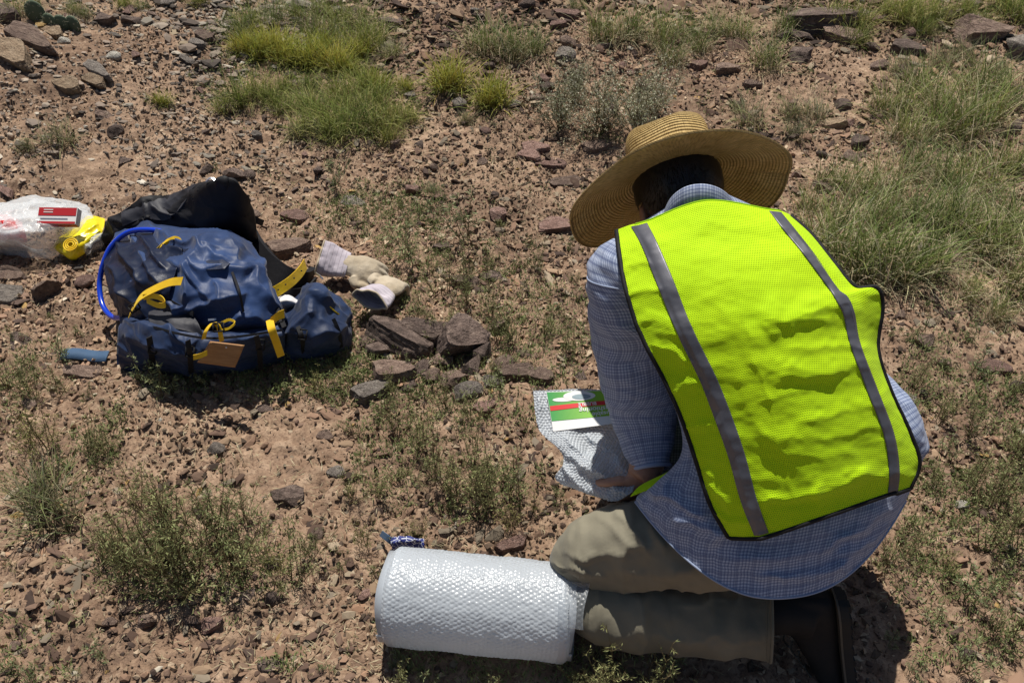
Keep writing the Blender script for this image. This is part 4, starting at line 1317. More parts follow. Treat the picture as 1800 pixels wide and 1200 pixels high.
SF = [(1225, 770, 1160, 870, 16, .006), (1250, 960, 1340, 905, 16, .004), (1300, 985, 1450, 965, 22, .004), (1460, 960, 1560, 900, 18, .007), (1470, 1000, 1555, 935, 14, .007), (1140, 860, 1230, 905, 14, .006), (1180, 905, 1260, 950, 12, .004), (1350, 1020, 1480, 1000, 14, .005)]
Ptor = lift(Q, folds(Q[..., 0], Q[..., 1], SF) * (Q[..., 2] < 1.6) * 2.0, .0052, 12, 9)
nr, nc = Ptor.shape[:2]
du = np.concatenate([np.zeros((nr, 1)), np.cumsum(np.linalg.norm(np.diff(Ptor, axis=1), axis=-1), 1)], 1)
dv = np.concatenate([np.zeros((1, nc)), np.cumsum(np.linalg.norm(np.diff(Ptor, axis=0), axis=-1), 0)], 0)
du -= du[:, [60]]
UVt = np.stack([du, dv], -1).reshape(-1, 2)
Vt, Ft = Ptor.reshape(-1, 3), grid_faces(nr, nc, True)
shirt = child('shirt', Vt, Ft, M['shirt'], person, uv=UVt)
hm, hf = tube(np.concatenate([Ptor[-1], Ptor[-1][:1]]), .0022, 6, False)
b_ = child('hem', hm, hf, M['shirt'], person, uv=np.full((len(hm), 2), .002))
b_.parent = shirt

def sleeve(pts, name, seed, fl=()):
    """pts: px, py, depth, radius_px (across the view)"""
    pts = np.array(pts, float)
    C = crom(pts, 130)
    path = at_d(C[:, 0], C[:, 1], C[:, 2])
    rad = C[:, 3] * C[:, 2] / FPX
    V, F = tube(path, rad, 72, False)
    V = V.reshape(130, 72, 3)
    ctr = path[:, None]
    n = (V - ctr) / (np.linalg.norm(V - ctr, axis=-1, keepdims=True) + 1e-9)
    q = V.reshape(-1, 3)
    t = np.linspace(0, 1, 130)[:, None]
    w = fbm(q * np.array([1, 1, 1.4]), 15, seed, 3).reshape(130, 72) * .007 + ridged(q @ np.array([[1, .3, .4], [0, 1, .6], [.5, 0, 1.3]]), 9, seed + 1, 3).reshape(130, 72) * .0065
    V = V + n * w[..., None]
    L = np.concatenate([[0], np.cumsum(np.linalg.norm(np.diff(path, axis=0), axis=1))])
    th = np.arange(72) / 72
    uv = np.stack([np.broadcast_to(th * .44, (130, 72)), np.broadcast_to(L[:, None], (130, 72))], -1).reshape(-1, 2)
    o = child(name, V.reshape(-1, 3), F, M['shirt'], person, uv=uv)
    o.parent = shirt
    return V
sl = sleeve([(1122, 440, 1.565, 40), (1102, 475, 1.57, 64), (1103, 540, 1.60, 68), (1113, 610, 1.64, 66), (1130, 690, 1.67, 66), (1134, 745, 1.675, 55), (1140, 790, 1.665, 42), (1145, 822, 1.655, 31)], 'sleeve', 40)
V1, F1 = tube(np.concatenate([sl[-1], sl[-1][:1]]), .004, 8, False)
b_ = child('cuff', V1, F1, M['shirt'], person, uv=np.full((len(V1), 2), .002)); b_.parent = shirt
V1, F1 = tube(np.concatenate([sl[22], sl[22][:1]]), .0016, 6, False)
b_ = child('shoulder_seam', V1, F1, M['shirt'], person, uv=np.full((len(V1), 2), .002)); b_.parent = shirt
sr = sleeve([(1350, 450, 1.58, 36), (1378, 490, 1.64, 46), (1425, 560, 1.70, 48), (1495, 660, 1.69, 46), (1576, 758, 1.64, 45), (1566, 796, 1.70, 44), (1500, 806, 1.80, 42), (1430, 800, 1.86, 36)], 'sleeve', 50)
# dark armhole trim and wide vest side on the shoulder
# collar
arc = [(1164, 380, 1.575), (1180, 349, 1.535), (1203, 331, 1.505), (1230, 325, 1.495), (1256, 329, 1.503), (1278, 342, 1.53), (1296, 366, 1.57)]
cr = surf(np.array([[(x, y + 22, d + .02) for x, y, d in arc], [(x, y + 3, d + .008) for x, y, d in arc], arc, [(x * 1.0, y + 14, d - .002) for x, y, d in arc], [(x, y + 28, d + .004) for x, y, d in arc], [(x, y + 42, d + .03) for x, y, d in arc]]), 40, 70)
cr = at_d(cr[..., 0], cr[..., 1], cr[..., 2])
col_o = thick_child('collar', cr, .002, M['shirt'], person); col_o.parent = shirt

fs = np.array([[(1130, 700, 1.79), (1200, 700, 1.80), (1290, 700, 1.80)], [(1128, 770, 1.77), (1200, 770, 1.79), (1290, 770, 1.78)], [(1120, 845, 1.74), (1195, 850, 1.75), (1290, 850, 1.72)]])
G2 = surf(fs, 50, 50)
b_ = thick_child('shirt_front', at_d(G2[..., 0], G2[..., 1], G2[..., 2]), .002, M['shirt'], person); b_.parent = shirt

# --- head, neck, arms, legs: one body, skin shows only at neck, ear and hands
def rollU(a):
    U, Rr = -DN, RT
    return U * math.cos(a) - Rr * math.sin(a), Rr * math.cos(a) + U * math.sin(a)
UPi, RTi = rollU(math.radians(11))
A_ax = .98 * UPi + .2 * FW; A_ax /= np.linalg.norm(A_ax)        # towards the crown of the hat
B_ax = .2 * UPi - .98 * FW; B_ax /= np.linalg.norm(B_ax)       # back of the head
R_ax = np.cross(B_ax, A_ax); R_ax = R_ax if R_ax @ RT > 0 else -R_ax
HB = at_d(1186, 312, 1.74)                                       # middle of the hat opening
MH = np.stack([R_ax, B_ax, A_ax])                               # local x,y,z -> world (rows)
def H2W(p): return HB + np.asarray(p) @ MH
parts = []
def addb(V, F): parts.append((V, F))
V, F = ellipsoid((0, 0, 0), (.074, .093, .10), None, 32, 22); addb(H2W(V + np.array([0, .005, -.025])), F)
V, F = ellipsoid((0, 0, 0), (.062, .07, .085), None, 28, 20); addb(H2W(V + np.array([0, -.028, -.085])), F)      # face and jaw
V, F = ellipsoid((0, 0, 0), (.012, .022, .026), None, 14, 10); addb(H2W(V + np.array([0, -.10, -.085])), F)       # nose
V, F = ellipsoid((0, 0, 0), (.028, .012, .008), None, 14, 10); addb(H2W(V + np.array([0, -.092, -.118])), F)      # lips
V, F = ellipsoid((0, 0, 0), (.02, .018, .016), None, 14, 10); addb(H2W(V + np.array([0, -.082, -.155])), F)       # chin
for sx_ in (-1, 1):
    ec = np.array([sx_ * .078, .008, -.075])
    V, F = ellipsoid((0, 0, 0), (.008, .017, .031), None, 16, 12); addb(H2W(V + ec), F)                          # ear
    V, F = ellipsoid((0, 0, 0), (.006, .008, .010), None, 12, 8); addb(H2W(V + ec + np.array([-sx_ * .004, -.003, -.03])), F)
    V, F = ellipsoid((0, 0, 0), (.022, .01, .007), None, 12, 8); addb(H2W(V + np.array([sx_ * .03, -.088, -.048])), F)  # brow
neck0 = at_d(1238, 420, 1.64)
V, F = tube(crom(np.array([neck0 + np.array([0, -.02, -.05]), at_d(1222, 395, 1.66), H2W((0, .012, -.10)), H2W((0, 0, -.05))]), 14), [.07, .066, .062, .060, .058, .057, .056, .055, .055, .056, .058, .06, .062, .06], 24); addb(V, F)
def px3(*a): return np.array([at_d(*p) for p in a])
V, F = tube(crom(px3((1236, 395, 1.62), (1290, 500, 1.60), (1350, 650, 1.57), (1390, 800, 1.57), (1400, 890, 1.60)), 20), [.08, .11, .12, .125, .125, .125, .12, .12, .12, .115, .115, .115, .11, .11, .115, .12, .12, .12, .115, .10], 24, flat=.75); addb(V, F)
# left arm to the wrist
V, F = tube(crom(px3((1180, 440, 1.62), (1110, 480, 1.62), (1108, 600, 1.66), (1124, 700, 1.69), (1138, 790, 1.67), (1134, 822, 1.66), (1122, 842, 1.656)), 24), np.interp(np.linspace(0, 1, 24), [0, .15, .5, .8, 1], [.06, .052, .042, .033, .025]), 18); addb(V, F)
V, F = tube(crom(px3((1360, 440, 1.62), (1378, 490, 1.66), (1440, 590, 1.72), (1560, 745, 1.67), (1500, 800, 1.78), (1430, 800, 1.86), (1340, 800, 1.93)), 26), np.interp(np.linspace(0, 1, 26), [0, .15, .5, .8, 1], [.04, .036, .034, .03, .024]), 18); addb(V, F)
# hands: palm and five fingers curled round the sheet
def hand(w, d_f, d_n, sidev, s=1.0, curl=.9):
    """w wrist point, d_f forward, d_n palm normal, sidev towards the thumb"""
    d_f, d_n = np.array(d_f, float), np.array(d_n, float)
    d_f /= np.linalg.norm(d_f); d_n -= d_n @ d_f * d_f; d_n /= np.linalg.norm(d_n)
    sv = np.array(sidev, float); sv -= sv @ d_f * d_f + sv @ d_n * d_n; sv /= np.linalg.norm(sv)
    out = []
    MM = np.stack([sv, d_n, d_f])
    V, F = ellipsoid((0, 0, 0), (.042 * s, .016 * s, .052 * s), None, 20, 14)
    out.append((w + d_f * .05 * s + V @ MM, F))
    for k, (off, ln) in enumerate(((.030, .070), (.010, .080), (-.010, .074), (-.029, .058))):
        p = w + d_f * .085 * s + sv * off * s
        pts = [p - d_f * .02 * s]
        a = .15
        for sgm in (.42, .33, .25):
            a += curl * .62
            pts.append(pts[-1] + (d_f * math.cos(a) + d_n * math.sin(a)) * ln * sgm * s * 1.15)
        out.append(tube(crom(np.array(pts), 12), np.linspace(.0092, .0072, 12) * s, 12))
        V, F = ellipsoid(pts[-1], (.0075 * s,) * 3, None, 10, 8); out.append((V, F))
    p = w + d_f * .03 * s + sv * .032 * s
    pts = [p, p + (sv * .7 + d_f * .6) * .03 * s, p + (sv * .7 + d_f * .9) * .05 * s + d_n * .012 * s, p + (sv * .45 + d_f * 1.0) * .062 * s + d_n * .03 * s]
    out.append(tube(crom(np.array(pts), 12), np.linspace(.013, .0088, 12) * s, 12))
    V, F = ellipsoid(pts[-1], (.009 * s,) * 3, None, 10, 8); out.append((V, F))
    return out
wl = at_d(1126, 838, 1.655)
parts += hand(wl, -.42 * RT + .62 * DN + .62 * FW, FW * .8 - DN * .5 - RT * .1, -RT * .8 - DN * .4, .80, .85)
wr = at_d(1340, 800, 1.93)
parts += hand(wr, at_d(1270, 810, 1.95) - wr, FW, -DN, .92, .8)
# legs inside the trousers
HIPL, KNL, ANL = at_d(1330, 940, 1.62), at_d(1060, 1000, 1.71), at_d(1330, 1095, 1.70)
HIPR, KNR, ANR = at_d(1470, 900, 1.60), np.array([.47, 1.42, .36]), np.array([.50, 1.33, .07])
for a_, k_, n_ in ((HIPL, KNL, ANL), (HIPR, KNR, ANR)):
    V, F = tube(crom(np.array([a_, (a_ + k_) / 2, k_]), 12), np.linspace(.06, .042, 12), 18); addb(V, F)
    V, F = tube(crom(np.array([k_, (k_ + n_) / 2, n_]), 12), np.linspace(.042, .032, 12), 18); addb(V, F)
Vb, Fb = [], []
allq = []
for V, F in parts:
    allq.append((V, np.asarray(F)))
me, co = fused('body', allq, .0042, M['skin'], person, 3)
set_co(me, co - PL0)
body = link('body', me, M['skin'], person)
for sx_ in (-1, 1):
    V, F = ellipsoid((0, 0, 0), (.013, .008, .008), None, 14, 10)
    child('eye', H2W(V + np.array([sx_ * .03, -.087, -.066])), F, M['hair'], person)
# hair: cap over the back and sides, down to the nape, as strands over a cap
V, F = ellipsoid((0, 0, 0), (.086, .102, .105), None, 60, 44)
V = V + np.array([0, .008, -.022])
keep = (V[:, 1] > -.05 + .0 * V[:, 2]) & (V[:, 2] > -.085 - .0)
ear = (np.abs(V[:, 0]) > .055) & (V[:, 2] < -.05) & (V[:, 1] < .035)
kp = keep & ~ear
Fk = F[kp[F].all(1)]
n_ = V / np.linalg.norm(V, axis=1, keepdims=True)
V = V + n_ * (fbm(V * np.array([1, 1, .25]), 150, 4, 2)[:, None] * .003)
hair = child('hair', H2W(V), Fk, M['hair'], person)
rs = np.random.default_rng(12)
hv, hf = [], []
k = 0
for i in range(2600):
    th_, ph = rs.uniform(-.1, math.pi + .1), rs.uniform(-.78, .5)
    p = np.array([.08 * math.cos(th_) * math.cos(ph), .097 * math.sin(th_) * math.cos(ph), .102 * math.sin(ph)]) + np.array([0, .008, -.022])
    if abs(p[0]) > .055 and p[2] < -.045 and p[1] < .03: continue
    dn = np.array([p[0] * .6, p[1] * .6, -.13]); dn /= np.linalg.norm(dn)
    s = np.cross(dn, p); s *= .0007 / np.linalg.norm(s)
    L = rs.uniform(.012, .024)
    hv += [p + s, p - s, p + dn * L + rs.normal(0, .0015, 3) + p / np.linalg.norm(p) * .002]; hf.append([k, k + 1, k + 2]); k += 3
b_ = child('hair_strands', H2W(np.array(hv)), np.array(hf), M['hair'], person); b_.parent = hair

# --- straw hat
nr_, nt = 90, 240
th = np.linspace(0, 2 * math.pi, nt, endpoint=False)
rr = np.linspace(0, 1, nr_)
R0, R1 = (.084, .104), .217
ring = []
for r in rr:
    ex = R0[0] + (R1 - R0[0]) * r
    ey = R0[1] + (R1 * .98 - R0[1]) * r
    sd = np.cos(th)                      # +-1 at the sides
    bk = np.sin(th)                      # +1 at the back
    # sides droop and the side-front corners fall most, the back edge lifts a little
    droop = (.040 * np.abs(sd) ** 1.6 + .085 * np.clip(-bk, 0, 1) * np.abs(sd)) * r ** 1.3
    wob = .003 * np.sin(3 * th + 1) * r + .0016 * np.sin(7 * th) * r * r
    ring.append(np.stack([ex * np.cos(th), ey * np.sin(th), -droop + wob], -1))
ring = np.array(ring)
Pb = H2W(ring.reshape(-1, 3)).reshape(nr_, nt, 3)
def ring_uv(n1, length, u0=0):
    u = np.linspace(0, length, n1)[:, None] + u0 + 0 * th[None]
    v = 0 * u + th[None] * .12
    return np.stack([u, v], -1).reshape(-1, 2)
def closed_sheet(P, thk):
    nr, nc = P.shape[:2]
    N = np.cross(np.roll(P, -1, 1) - np.roll(P, 1, 1), np.gradient(P, axis=0))
    N /= np.linalg.norm(N, axis=-1, keepdims=True) + 1e-12
    A, B = (P + N * thk / 2).reshape(-1, 3), (P - N * thk / 2).reshape(-1, 3)
    F = grid_faces(nr, nc, True); o = nr * nc
    c = np.arange(nc); c2 = (c + 1) % nc
    e0 = np.stack([c, c + o, c2 + o, c2], 1)
    l = (nr - 1) * nc
    e1 = np.stack([c + l, c2 + l, c2 + l + o, c + l + o], 1)
    return np.concatenate([A, B]), np.concatenate([F, F[:, ::-1] + o, e0, e1])
hat = empty('straw_hat', tuple(HB)); hat.parent = person; hat.location = Vector(HB) - person.location
def hat_child(name, V, F, uv):
    me = make_mesh(name, np.asarray(V) - HB, F, uv=uv)
    return link(name, me, M['straw'], hat)
V, F = closed_sheet(Pb, .0022)
u_ = ring_uv(nr_, .117)
hat_child('brim', V, F, np.concatenate([u_, u_]))
V, F = tube(np.concatenate([Pb[-1], Pb[-1][:2]]), .0026, 8, False)
hat_child('brim_edge', V, F, np.stack([np.arange(len(V)) % 8 * .002, np.arange(len(V)) * .001], 1))
# crown: rises, pinched top
cz = np.array([0, .03, .07, .10, .118, .126, .122, .112, .108]) * .80
cs = np.array([1.0, 1.0, .98, .95, .88, .74, .5, .25, .01])
t = np.linspace(0, 8, 60)
i = np.minimum(t.astype(int), 7)
CZ = crom(cz, 60); CS = crom(cs, 60)
cr = []
for z, s in zip(CZ, CS):
    x, y = R0[0] * s * np.cos(th), R0[1] * s * np.sin(th)
    dent = .024 * np.exp(-((x + .008) / .028) ** 2) * np.clip((z - .085) / .04, 0, 1) * (1 - .0)
    pin = 1 - .14 * np.clip((z - .06) / .06, 0, 1) * np.exp(-((np.sin(th) + .62) / .35) ** 2)
    cr.append(np.stack([x * pin, y, z - dent + 0 * x + (.004 * np.sin(2 * th + .6) + .003 * np.sin(5 * th)) * (z / .12)], -1))
cr = np.array(cr)
V, F = closed_sheet(H2W(cr.reshape(-1, 3)).reshape(60, nt, 3), .0022)
u_ = ring_uv(60, .19, .003)
hat_child('crown', V, F, np.concatenate([u_, u_]))

# --- trousers: hip, thigh and folded lower leg of the left leg, hidden right leg
def leg_tube(pts, nseg, seed, wr=.004, fl=None, flat=.9, seg=80):
    pts = np.array(pts, float)
    C = crom(pts, nseg)
    path = at_d(C[:, 0], C[:, 1], C[:, 2])
    rad = C[:, 3] * C[:, 2] / FPX
    V, F = tube(path, rad, seg, False, flat, up=-FW)
    V = V.reshape(nseg, seg, 3)
    n = V - path[:, None]; n /= np.linalg.norm(n, axis=-1, keepdims=True) + 1e-9
    q = V.reshape(-1, 3)
    w = fbm(q, 15, seed, 3).reshape(nseg, seg) * wr + ridged(q * np.array([1.5, .8, .8]), 12, seed + 1, 2).reshape(nseg, seg) * wr
    V = V + n * w[..., None]
    rel = V.reshape(-1, 3) - CP
    d = rel @ FW
    px, py = 900 + FPX * (rel @ RT) / d, 600 + FPX * (rel @ DN) / d
    if fl:
        f = 1.7 * folds(px, py, fl, 1.1) * ((n.reshape(-1, 3) @ FW) < .2)
        V = V - (f[:, None] * FW).reshape(V.shape)
    return V, F
TF = [(1055, 905, 1100, 960, 9, .006), (1085, 900, 1130, 965, 9, .007), (1120, 895, 1165, 960, 9, .006), (1160, 900, 1200, 955, 9, .005), (1040, 985, 1120, 960, 8, .005), (985, 968, 1040, 990, 5, .0045), (980, 985, 1035, 1008, 5, .0045), (990, 1002, 1060, 1020, 5, .004),
      (1180, 1010, 1260, 985, 12, .005), (1240, 960, 1310, 1000, 10, .004), (1110, 1000, 1180, 1012, 9, .004)]
tp, tf = [], []
Vth, Fth = leg_tube([(1420, 930, 1.60, 70), (1370, 935, 1.60, 82), (1300, 950, 1.60, 80), (1200, 955, 1.63, 76), (1120, 958, 1.665, 74), (1050, 972, 1.69, 66), (1015, 992, 1.70, 54), (1003, 1010, 1.70, 36), (998, 1020, 1.70, 8)], 190, 60, .0085, TF, .95)
Vsh, Fsh = leg_tube([(1000, 1040, 1.71, 10), (1010, 1052, 1.71, 38), (1040, 1066, 1.70, 52), (1110, 1082, 1.69, 58), (1200, 1090, 1.685, 58), (1290, 1096, 1.68, 57), (1340, 1098, 1.675, 55), (1354, 1099, 1.672, 56)], 170, 64, .0085, [(1120, 1050, 1135, 1120, 8, .005), (1160, 1045, 1175, 1110, 9, .004), (1200, 1060, 1330, 1055, 10, .003), (1180, 1130, 1330, 1120, 10, .003)], .9)
Vhp, Fhp = leg_tube([(1270, 890, 1.65, 60), (1340, 895, 1.64, 80), (1410, 895, 1.635, 84), (1480, 875, 1.64, 66), (1520, 865, 1.66, 30)], 60, 66, .003, None, .8, 60)
def wtube(p, r, seed, n=80, seg=50):
    V, F = tube(crom(np.array(p), n), np.interp(np.linspace(0, 1, n), np.linspace(0, 1, len(r)), r), seg, True)
    V = V + fbm(V, 14, seed, 3)[:, None] * .005
    return V, F
Vr1, Fr1 = wtube([HIPR, (HIPR + KNR) / 2 + np.array([0, 0, .01]), KNR, KNR + (KNR - HIPR) * .06], [.09, .085, .07, .03], 70)
Vr2, Fr2 = wtube([KNR + (0, 0, .01), (KNR + ANR) / 2, ANR + (0, 0, .05)], [.06, .066, .06], 71)
allp = [(Vth.reshape(-1, 3), Fth), (Vsh.reshape(-1, 3), Fsh), (Vhp.reshape(-1, 3), Fhp), (Vr1, Fr1), (Vr2, Fr2)]
V, F = merge(allp)
trousers = child('trousers', V, fix_faces(F), M['khaki'], person)
# cuff hem and seams
V1, F1 = tube(np.concatenate([Vsh[-1], Vsh[-1][:1]]), .003, 8, False)
b_ = child('cuff_hem', V1, F1, M['khaki'], person); b_.parent = trousers
V1, F1 = tube(np.concatenate([Vsh[-9], Vsh[-9][:1]]) , .0013, 6, False)
sm_ = Vsh[4:-4, 58] + 0
V2_, F2_ = tube(sm_ - FW * .0006, .0014, 6, False)
b2_ = child('side_seam', V2_, F2_, M['khaki'], person); b2_.parent = trousers
b_ = child('stitch_line', V1, F1, M['khaki'], person); b_.parent = trousers

# --- boots: left foot flexed on its toes behind, right foot flat in front
m = MT('boot leather'); c = m.coord()
m.set(m.ramp(m.noise(c, 25, 4), [(.3, (0.005, 0.005, 0.006)), (.7, (0.011, 0.010, 0.010))]), .8, m.bump(m.noise(c, 90, 4), .3, .002)); M['boot'] = m.m
m = MT('boot sole'); m.set((0.018, 0.017, 0.016), .8); M['sole'] = m.m
m = MT('boot welt'); m.set((0.09, 0.078, 0.06), .7); M['welt'] = m.m
def boot(ankle, heel_dir, toe_dir, sole_n, shaft_dir, size=1.0):
    """toe_dir: heel to toe; sole_n: out of the sole; shaft_dir: up the shin"""
    toe_dir, sole_n, shaft_dir = [np.asarray(v, float) / np.linalg.norm(v) for v in (toe_dir, sole_n, shaft_dir)]
    side = np.cross(toe_dir, sole_n); side /= np.linalg.norm(side)
    hl = ankle + sole_n * .075 * size - toe_dir * .05 * size     # heel on the sole plane
    root = empty('boot', tuple(ankle)); root.parent = person; root.location = Vector(ankle) - person.location
    L, Wd = .27 * size, .096 * size
    t = np.linspace(0, 1, 40)
    wp = np.interp(t, [0, .03, .12, .35, .5, .72, .9, .97, 1], [.35, .6, .72, .66, .74, 1, .85, .55, .2]) * Wd / 2
    hp = np.interp(t, [0, .03, .1, .3, .5, .7, .9, 1], [.06, .085, .1, .1, .075, .055, .042, .015]) * size
    a = np.linspace(0, 2 * math.pi, 36, endpoint=False)
    up = -sole_n
    G_ = []
    for tt, w, h in zip(t, wp, hp):
        c0 = hl + toe_dir * L * tt
        x = np.sign(np.cos(a)) * np.abs(np.cos(a)) ** .7 * w
        y = h / 2 + np.sign(np.sin(a)) * np.abs(np.sin(a)) ** .7 * h / 2
        x = x * (1 - .25 * (y / h))
        G_.append(c0 + x[:, None] * side + y[:, None] * up)
    G_ = np.array(G_)
    V, F = cap_tube(G_, 40, 36)
    sh, sf = tube(crom(np.array([hl + toe_dir * .055 * size + up * .05, ankle + shaft_dir * .01, ankle + shaft_dir * .05, ankle + shaft_dir * .085]), 20), np.linspace(.043, .038, 20), 30, True)
    V, F = merge([(V, F), (sh, sf)])
    me_, co_ = fused('upper', [(V, F)], .0035, None, None, 6)
    co_ = co_ + fbm(co_, 30, 3, 2)[:, None] * .002
    set_co(me_, co_ - ankle)
    link('upper', me_, M['boot'], root)
    def plate(y0, y1, grow, name, mat):
        P_, n = [], 80
        an = np.linspace(0, 2 * math.pi, n, endpoint=False)
        tt = .5 - .5 * np.cos(an)
        w = np.interp(tt, t, wp) * np.sign(np.sin(an)) * 1.0 + np.sin(an) * .004
        w = w * grow
        for y in (y0, y1):
            P_.append(hl + toe_dir * (L * tt - grow * .004 * np.cos(an))[:, None] + side * w[:, None] + up * y)
        V = np.concatenate(P_ + [[P_[0].mean(0)], [P_[1].mean(0)]])
        c_ = np.arange(n); c2 = (c_ + 1) % n
        F = [np.stack([c_, c2, c2 + n, c_ + n], 1), np.stack([c2, c_, np.full(n, 2 * n)], 1), np.stack([c_ + n, c2 + n, np.full(n, 2 * n + 1)], 1)]
        return link(name, make_mesh(name, V - ankle, F, smooth=False), mat, root)
    plate(-.016, .0, 1.08, 'sole', M['sole'])
    plate(.0005, .0045, 1.12, 'welt', M['welt'])
    # lugs
    lv = []
    for k in range(11):
        tt = .05 + .09 * k
        w = float(np.interp(tt, t, wp)) * .9
        for sgn in (-1, 1):
            c0 = hl + toe_dir * L * tt + side * sgn * w * .55 - up * .0185
            hx, hy, hz = side * w * .38, toe_dir * .007, up * .004
            vv = np.array([c0 + i_ * hx + j_ * hy + k_ * hz for i_ in (-1, 1) for j_ in (-1, 1) for k_ in (-1, 1)])
            lv.append((vv, np.array([(0, 1, 3, 2), (4, 6, 7, 5), (0, 4, 5, 1), (2, 3, 7, 6), (0, 2, 6, 4), (1, 5, 7, 3)])))
    V, F = merge(lv)
    link('tread', make_mesh('tread', V - ankle, F, smooth=False), M['sole'], root)
    # laces
    for k in range(4):
        c0 = hl + toe_dir * (.12 + .022 * k) * size + up * (.098 - .012 * k) * size
        V, F = tube(crom(np.array([c0 - side * .022, c0 + up * .006, c0 + side * .022]), 8), .0022, 6)
        link('lace', make_mesh('lace', V - ankle, fix_faces(F)), M['welt'], root)
    return root
anl = at_d(1400, 1075, 1.675)
boot(anl, None, at_d(1490, 1215, 1.70) - at_d(1478, 1052, 1.62), (1, -.10, -.02), at_d(1330, 1095, 1.68) - at_d(1400, 1090, 1.68), 1.0)
boot(ANR + np.array([0, 0, .03]), None, (-.25, 1, 0), (0, 0, -1), (0, .08, 1), 1.0)
print('person done')
# ------------------------------------------------------------------ soft things lying on the ground
def soft(name, rows, nr, nc, mat, root, amp=.006, sc=9, seed=1, th=.003, ztype=True, fold=None, aniso=(1, 1, 1), uv=False, parent=None):
    """rows of (px, py, z above the ground or depth)"""
    G = surf(np.array(rows, float), nr, nc)
    if ztype:
        zz = G[..., 2]
        gh = np.zeros_like(zz)
        for _ in range(3):
            q = at_z(G[..., 0], G[..., 1], zz + gh)
            gh = ground_h(q[..., 0], q[..., 1])
        P = at_z(G[..., 0], G[..., 1], zz + gh)
    else:
        P = at_d(G[..., 0], G[..., 1], G[..., 2])
    N = grid_normals(P)
    flip = np.sign((N * (CP - P)).sum(-1, keepdims=True)); flip[flip == 0] = 1
    N = N * np.sign(flip.mean())
    q = P.reshape(-1, 3) * np.array(aniso)
    h = ridged(q + .06 * np.stack([vnoise(q, 5, 1), vnoise(q, 5, 2), vnoise(q, 5, 3)], 1), sc, seed, 3, .5) * amp + fbm(q, sc * .5, seed + 5, 2) * amp
    P = P + N * h.reshape(P.shape[:2])[..., None]
    if fold is not None:
        P = P + N * folds(G[..., 0], G[..., 1], fold, 1.05)[..., None]
    V, F = thick_grid(P, th)
    u = uv_of(P)
    o = child(name, V, F, mat, root, uv=np.concatenate([u, u]))
    if parent is not None: o.parent = parent
    return o, P

def strap(pts, w, side, mat, root, name='strap', ztype=True, thick=.002, n=40, parent=None):
    C = crom(np.array(pts, float), n)
    P = at_z(C[:, 0], C[:, 1], C[:, 2]) if ztype else at_d(C[:, 0], C[:, 1], C[:, 2])
    S = np.array(side, float)
    if S.ndim == 2: S = crom(S, n)
    V, F = ribbon(P, w, S, thick)
    o = child(name, V, F, mat, root, smooth=False)
    if parent is not None: o.parent = parent
    return o

# ---- backpack
m = MT('backpack leather'); c = m.coord()
mp = m.n('ShaderNodeMapping'); mp.inputs['Scale'].default_value = (6, 60, 60); m.l(c, mp.inputs[0])
m.set(m.ramp(m.noise(mp.outputs[0], 2, 4), [(.3, (0.30, 0.15, 0.06)), (.7, (0.42, 0.22, 0.09))]), .65); M['leather'] = m.m
m = MT('blue hose'); m.set((0.008, 0.05, 0.55), .22, Coat__Weight=.5); M['hose'] = m.m
m = MT('pale metal'); m.set((0.7, 0.7, 0.72), .3, Metallic=.8); M['metal'] = m.m
m = MT('white plastic'); m.set((0.75, 0.73, 0.74), .4); M['whitep'] = m.m
pack = empty('backpack', tuple(g(350, 600)))
tag(pack, 'big navy backpack with yellow straps and a blue drinking hose lying on the ground', 'backpack')
main, MP = soft('main_compartment', [
 [(200, 400, .03), (262, 405, .03), (330, 405, .04), (400, 405, .04), (446, 432, .03)],
 [(204, 418, .13), (262, 412, .18), (330, 412, .215), (396, 418, .225), (438, 440, .18)],
 [(190, 455, .14), (258, 448, .20), (328, 450, .235), (402, 456, .24), (458, 478, .18)],
 [(196, 505, .12), (266, 498, .19), (338, 500, .23), (412, 508, .235), (484, 525, .17)],
 [(214, 545, .09), (278, 548, .15), (350, 556, .175), (424, 560, .18), (502, 556, .11)],
 [(222, 570, .04), (285, 585, .08), (352, 592, .10), (428, 592, .10), (508, 578, .05)],
 [(225, 600, .0), (290, 620, .0), (352, 630, .0), (430, 630, .0), (508, 600, .0)]], 200, 220, M['navy'], pack, .013, 7, 3,
 fold=[(240, 425, 330, 560, 13, .026), (205, 450, 290, 540, 11, .022), (262, 415, 400, 462, 12, .026), (330, 520, 350, 450, 15, .018), (350, 478, 455, 484, 18, .022), (400, 440, 480, 540, 13, .018), (300, 545, 420, 520, 13, .024), (360, 566, 500, 545, 14, .024), (380, 500, 395, 540, 9, .012), (340, 500, 385, 530, 7, .010), (425, 470, 470, 500, 9, .012), (300, 470, 345, 500, 9, .014)])
soft('fold_shade_panel', [  # dark overlay: shade of the deep folds at the left, done in colour
 [(200, 418, 0.155), (230, 415, 0.185), (262, 414, 0.220), (292, 414, 0.235), (318, 424, 0.245)],
 [(188, 450, 0.165), (220, 446, 0.200), (255, 444, 0.232), (290, 446, 0.252), (322, 452, 0.260)],
 [(190, 490, 0.155), (222, 488, 0.190), (254, 486, 0.220), (282, 486, 0.242), (306, 488, 0.250)],
 [(204, 530, 0.125), (228, 530, 0.155), (252, 530, 0.175), (276, 530, 0.190), (300, 530, 0.205)],
 [(218, 566, 0.090), (240, 568, 0.110), (262, 570, 0.130), (284, 570, 0.145), (302, 560, 0.170)]], 110, 110, M['navy_fold_shade'], pack, .010, 9, 77, .003,
 fold=[(215, 440, 262, 500, 8, .020), (250, 424, 290, 470, 7, .018), (262, 470, 300, 515, 8, .016), (200, 470, 240, 530, 8, .014), (225, 510, 262, 560, 8, .014), (285, 430, 320, 450, 6, .012)])
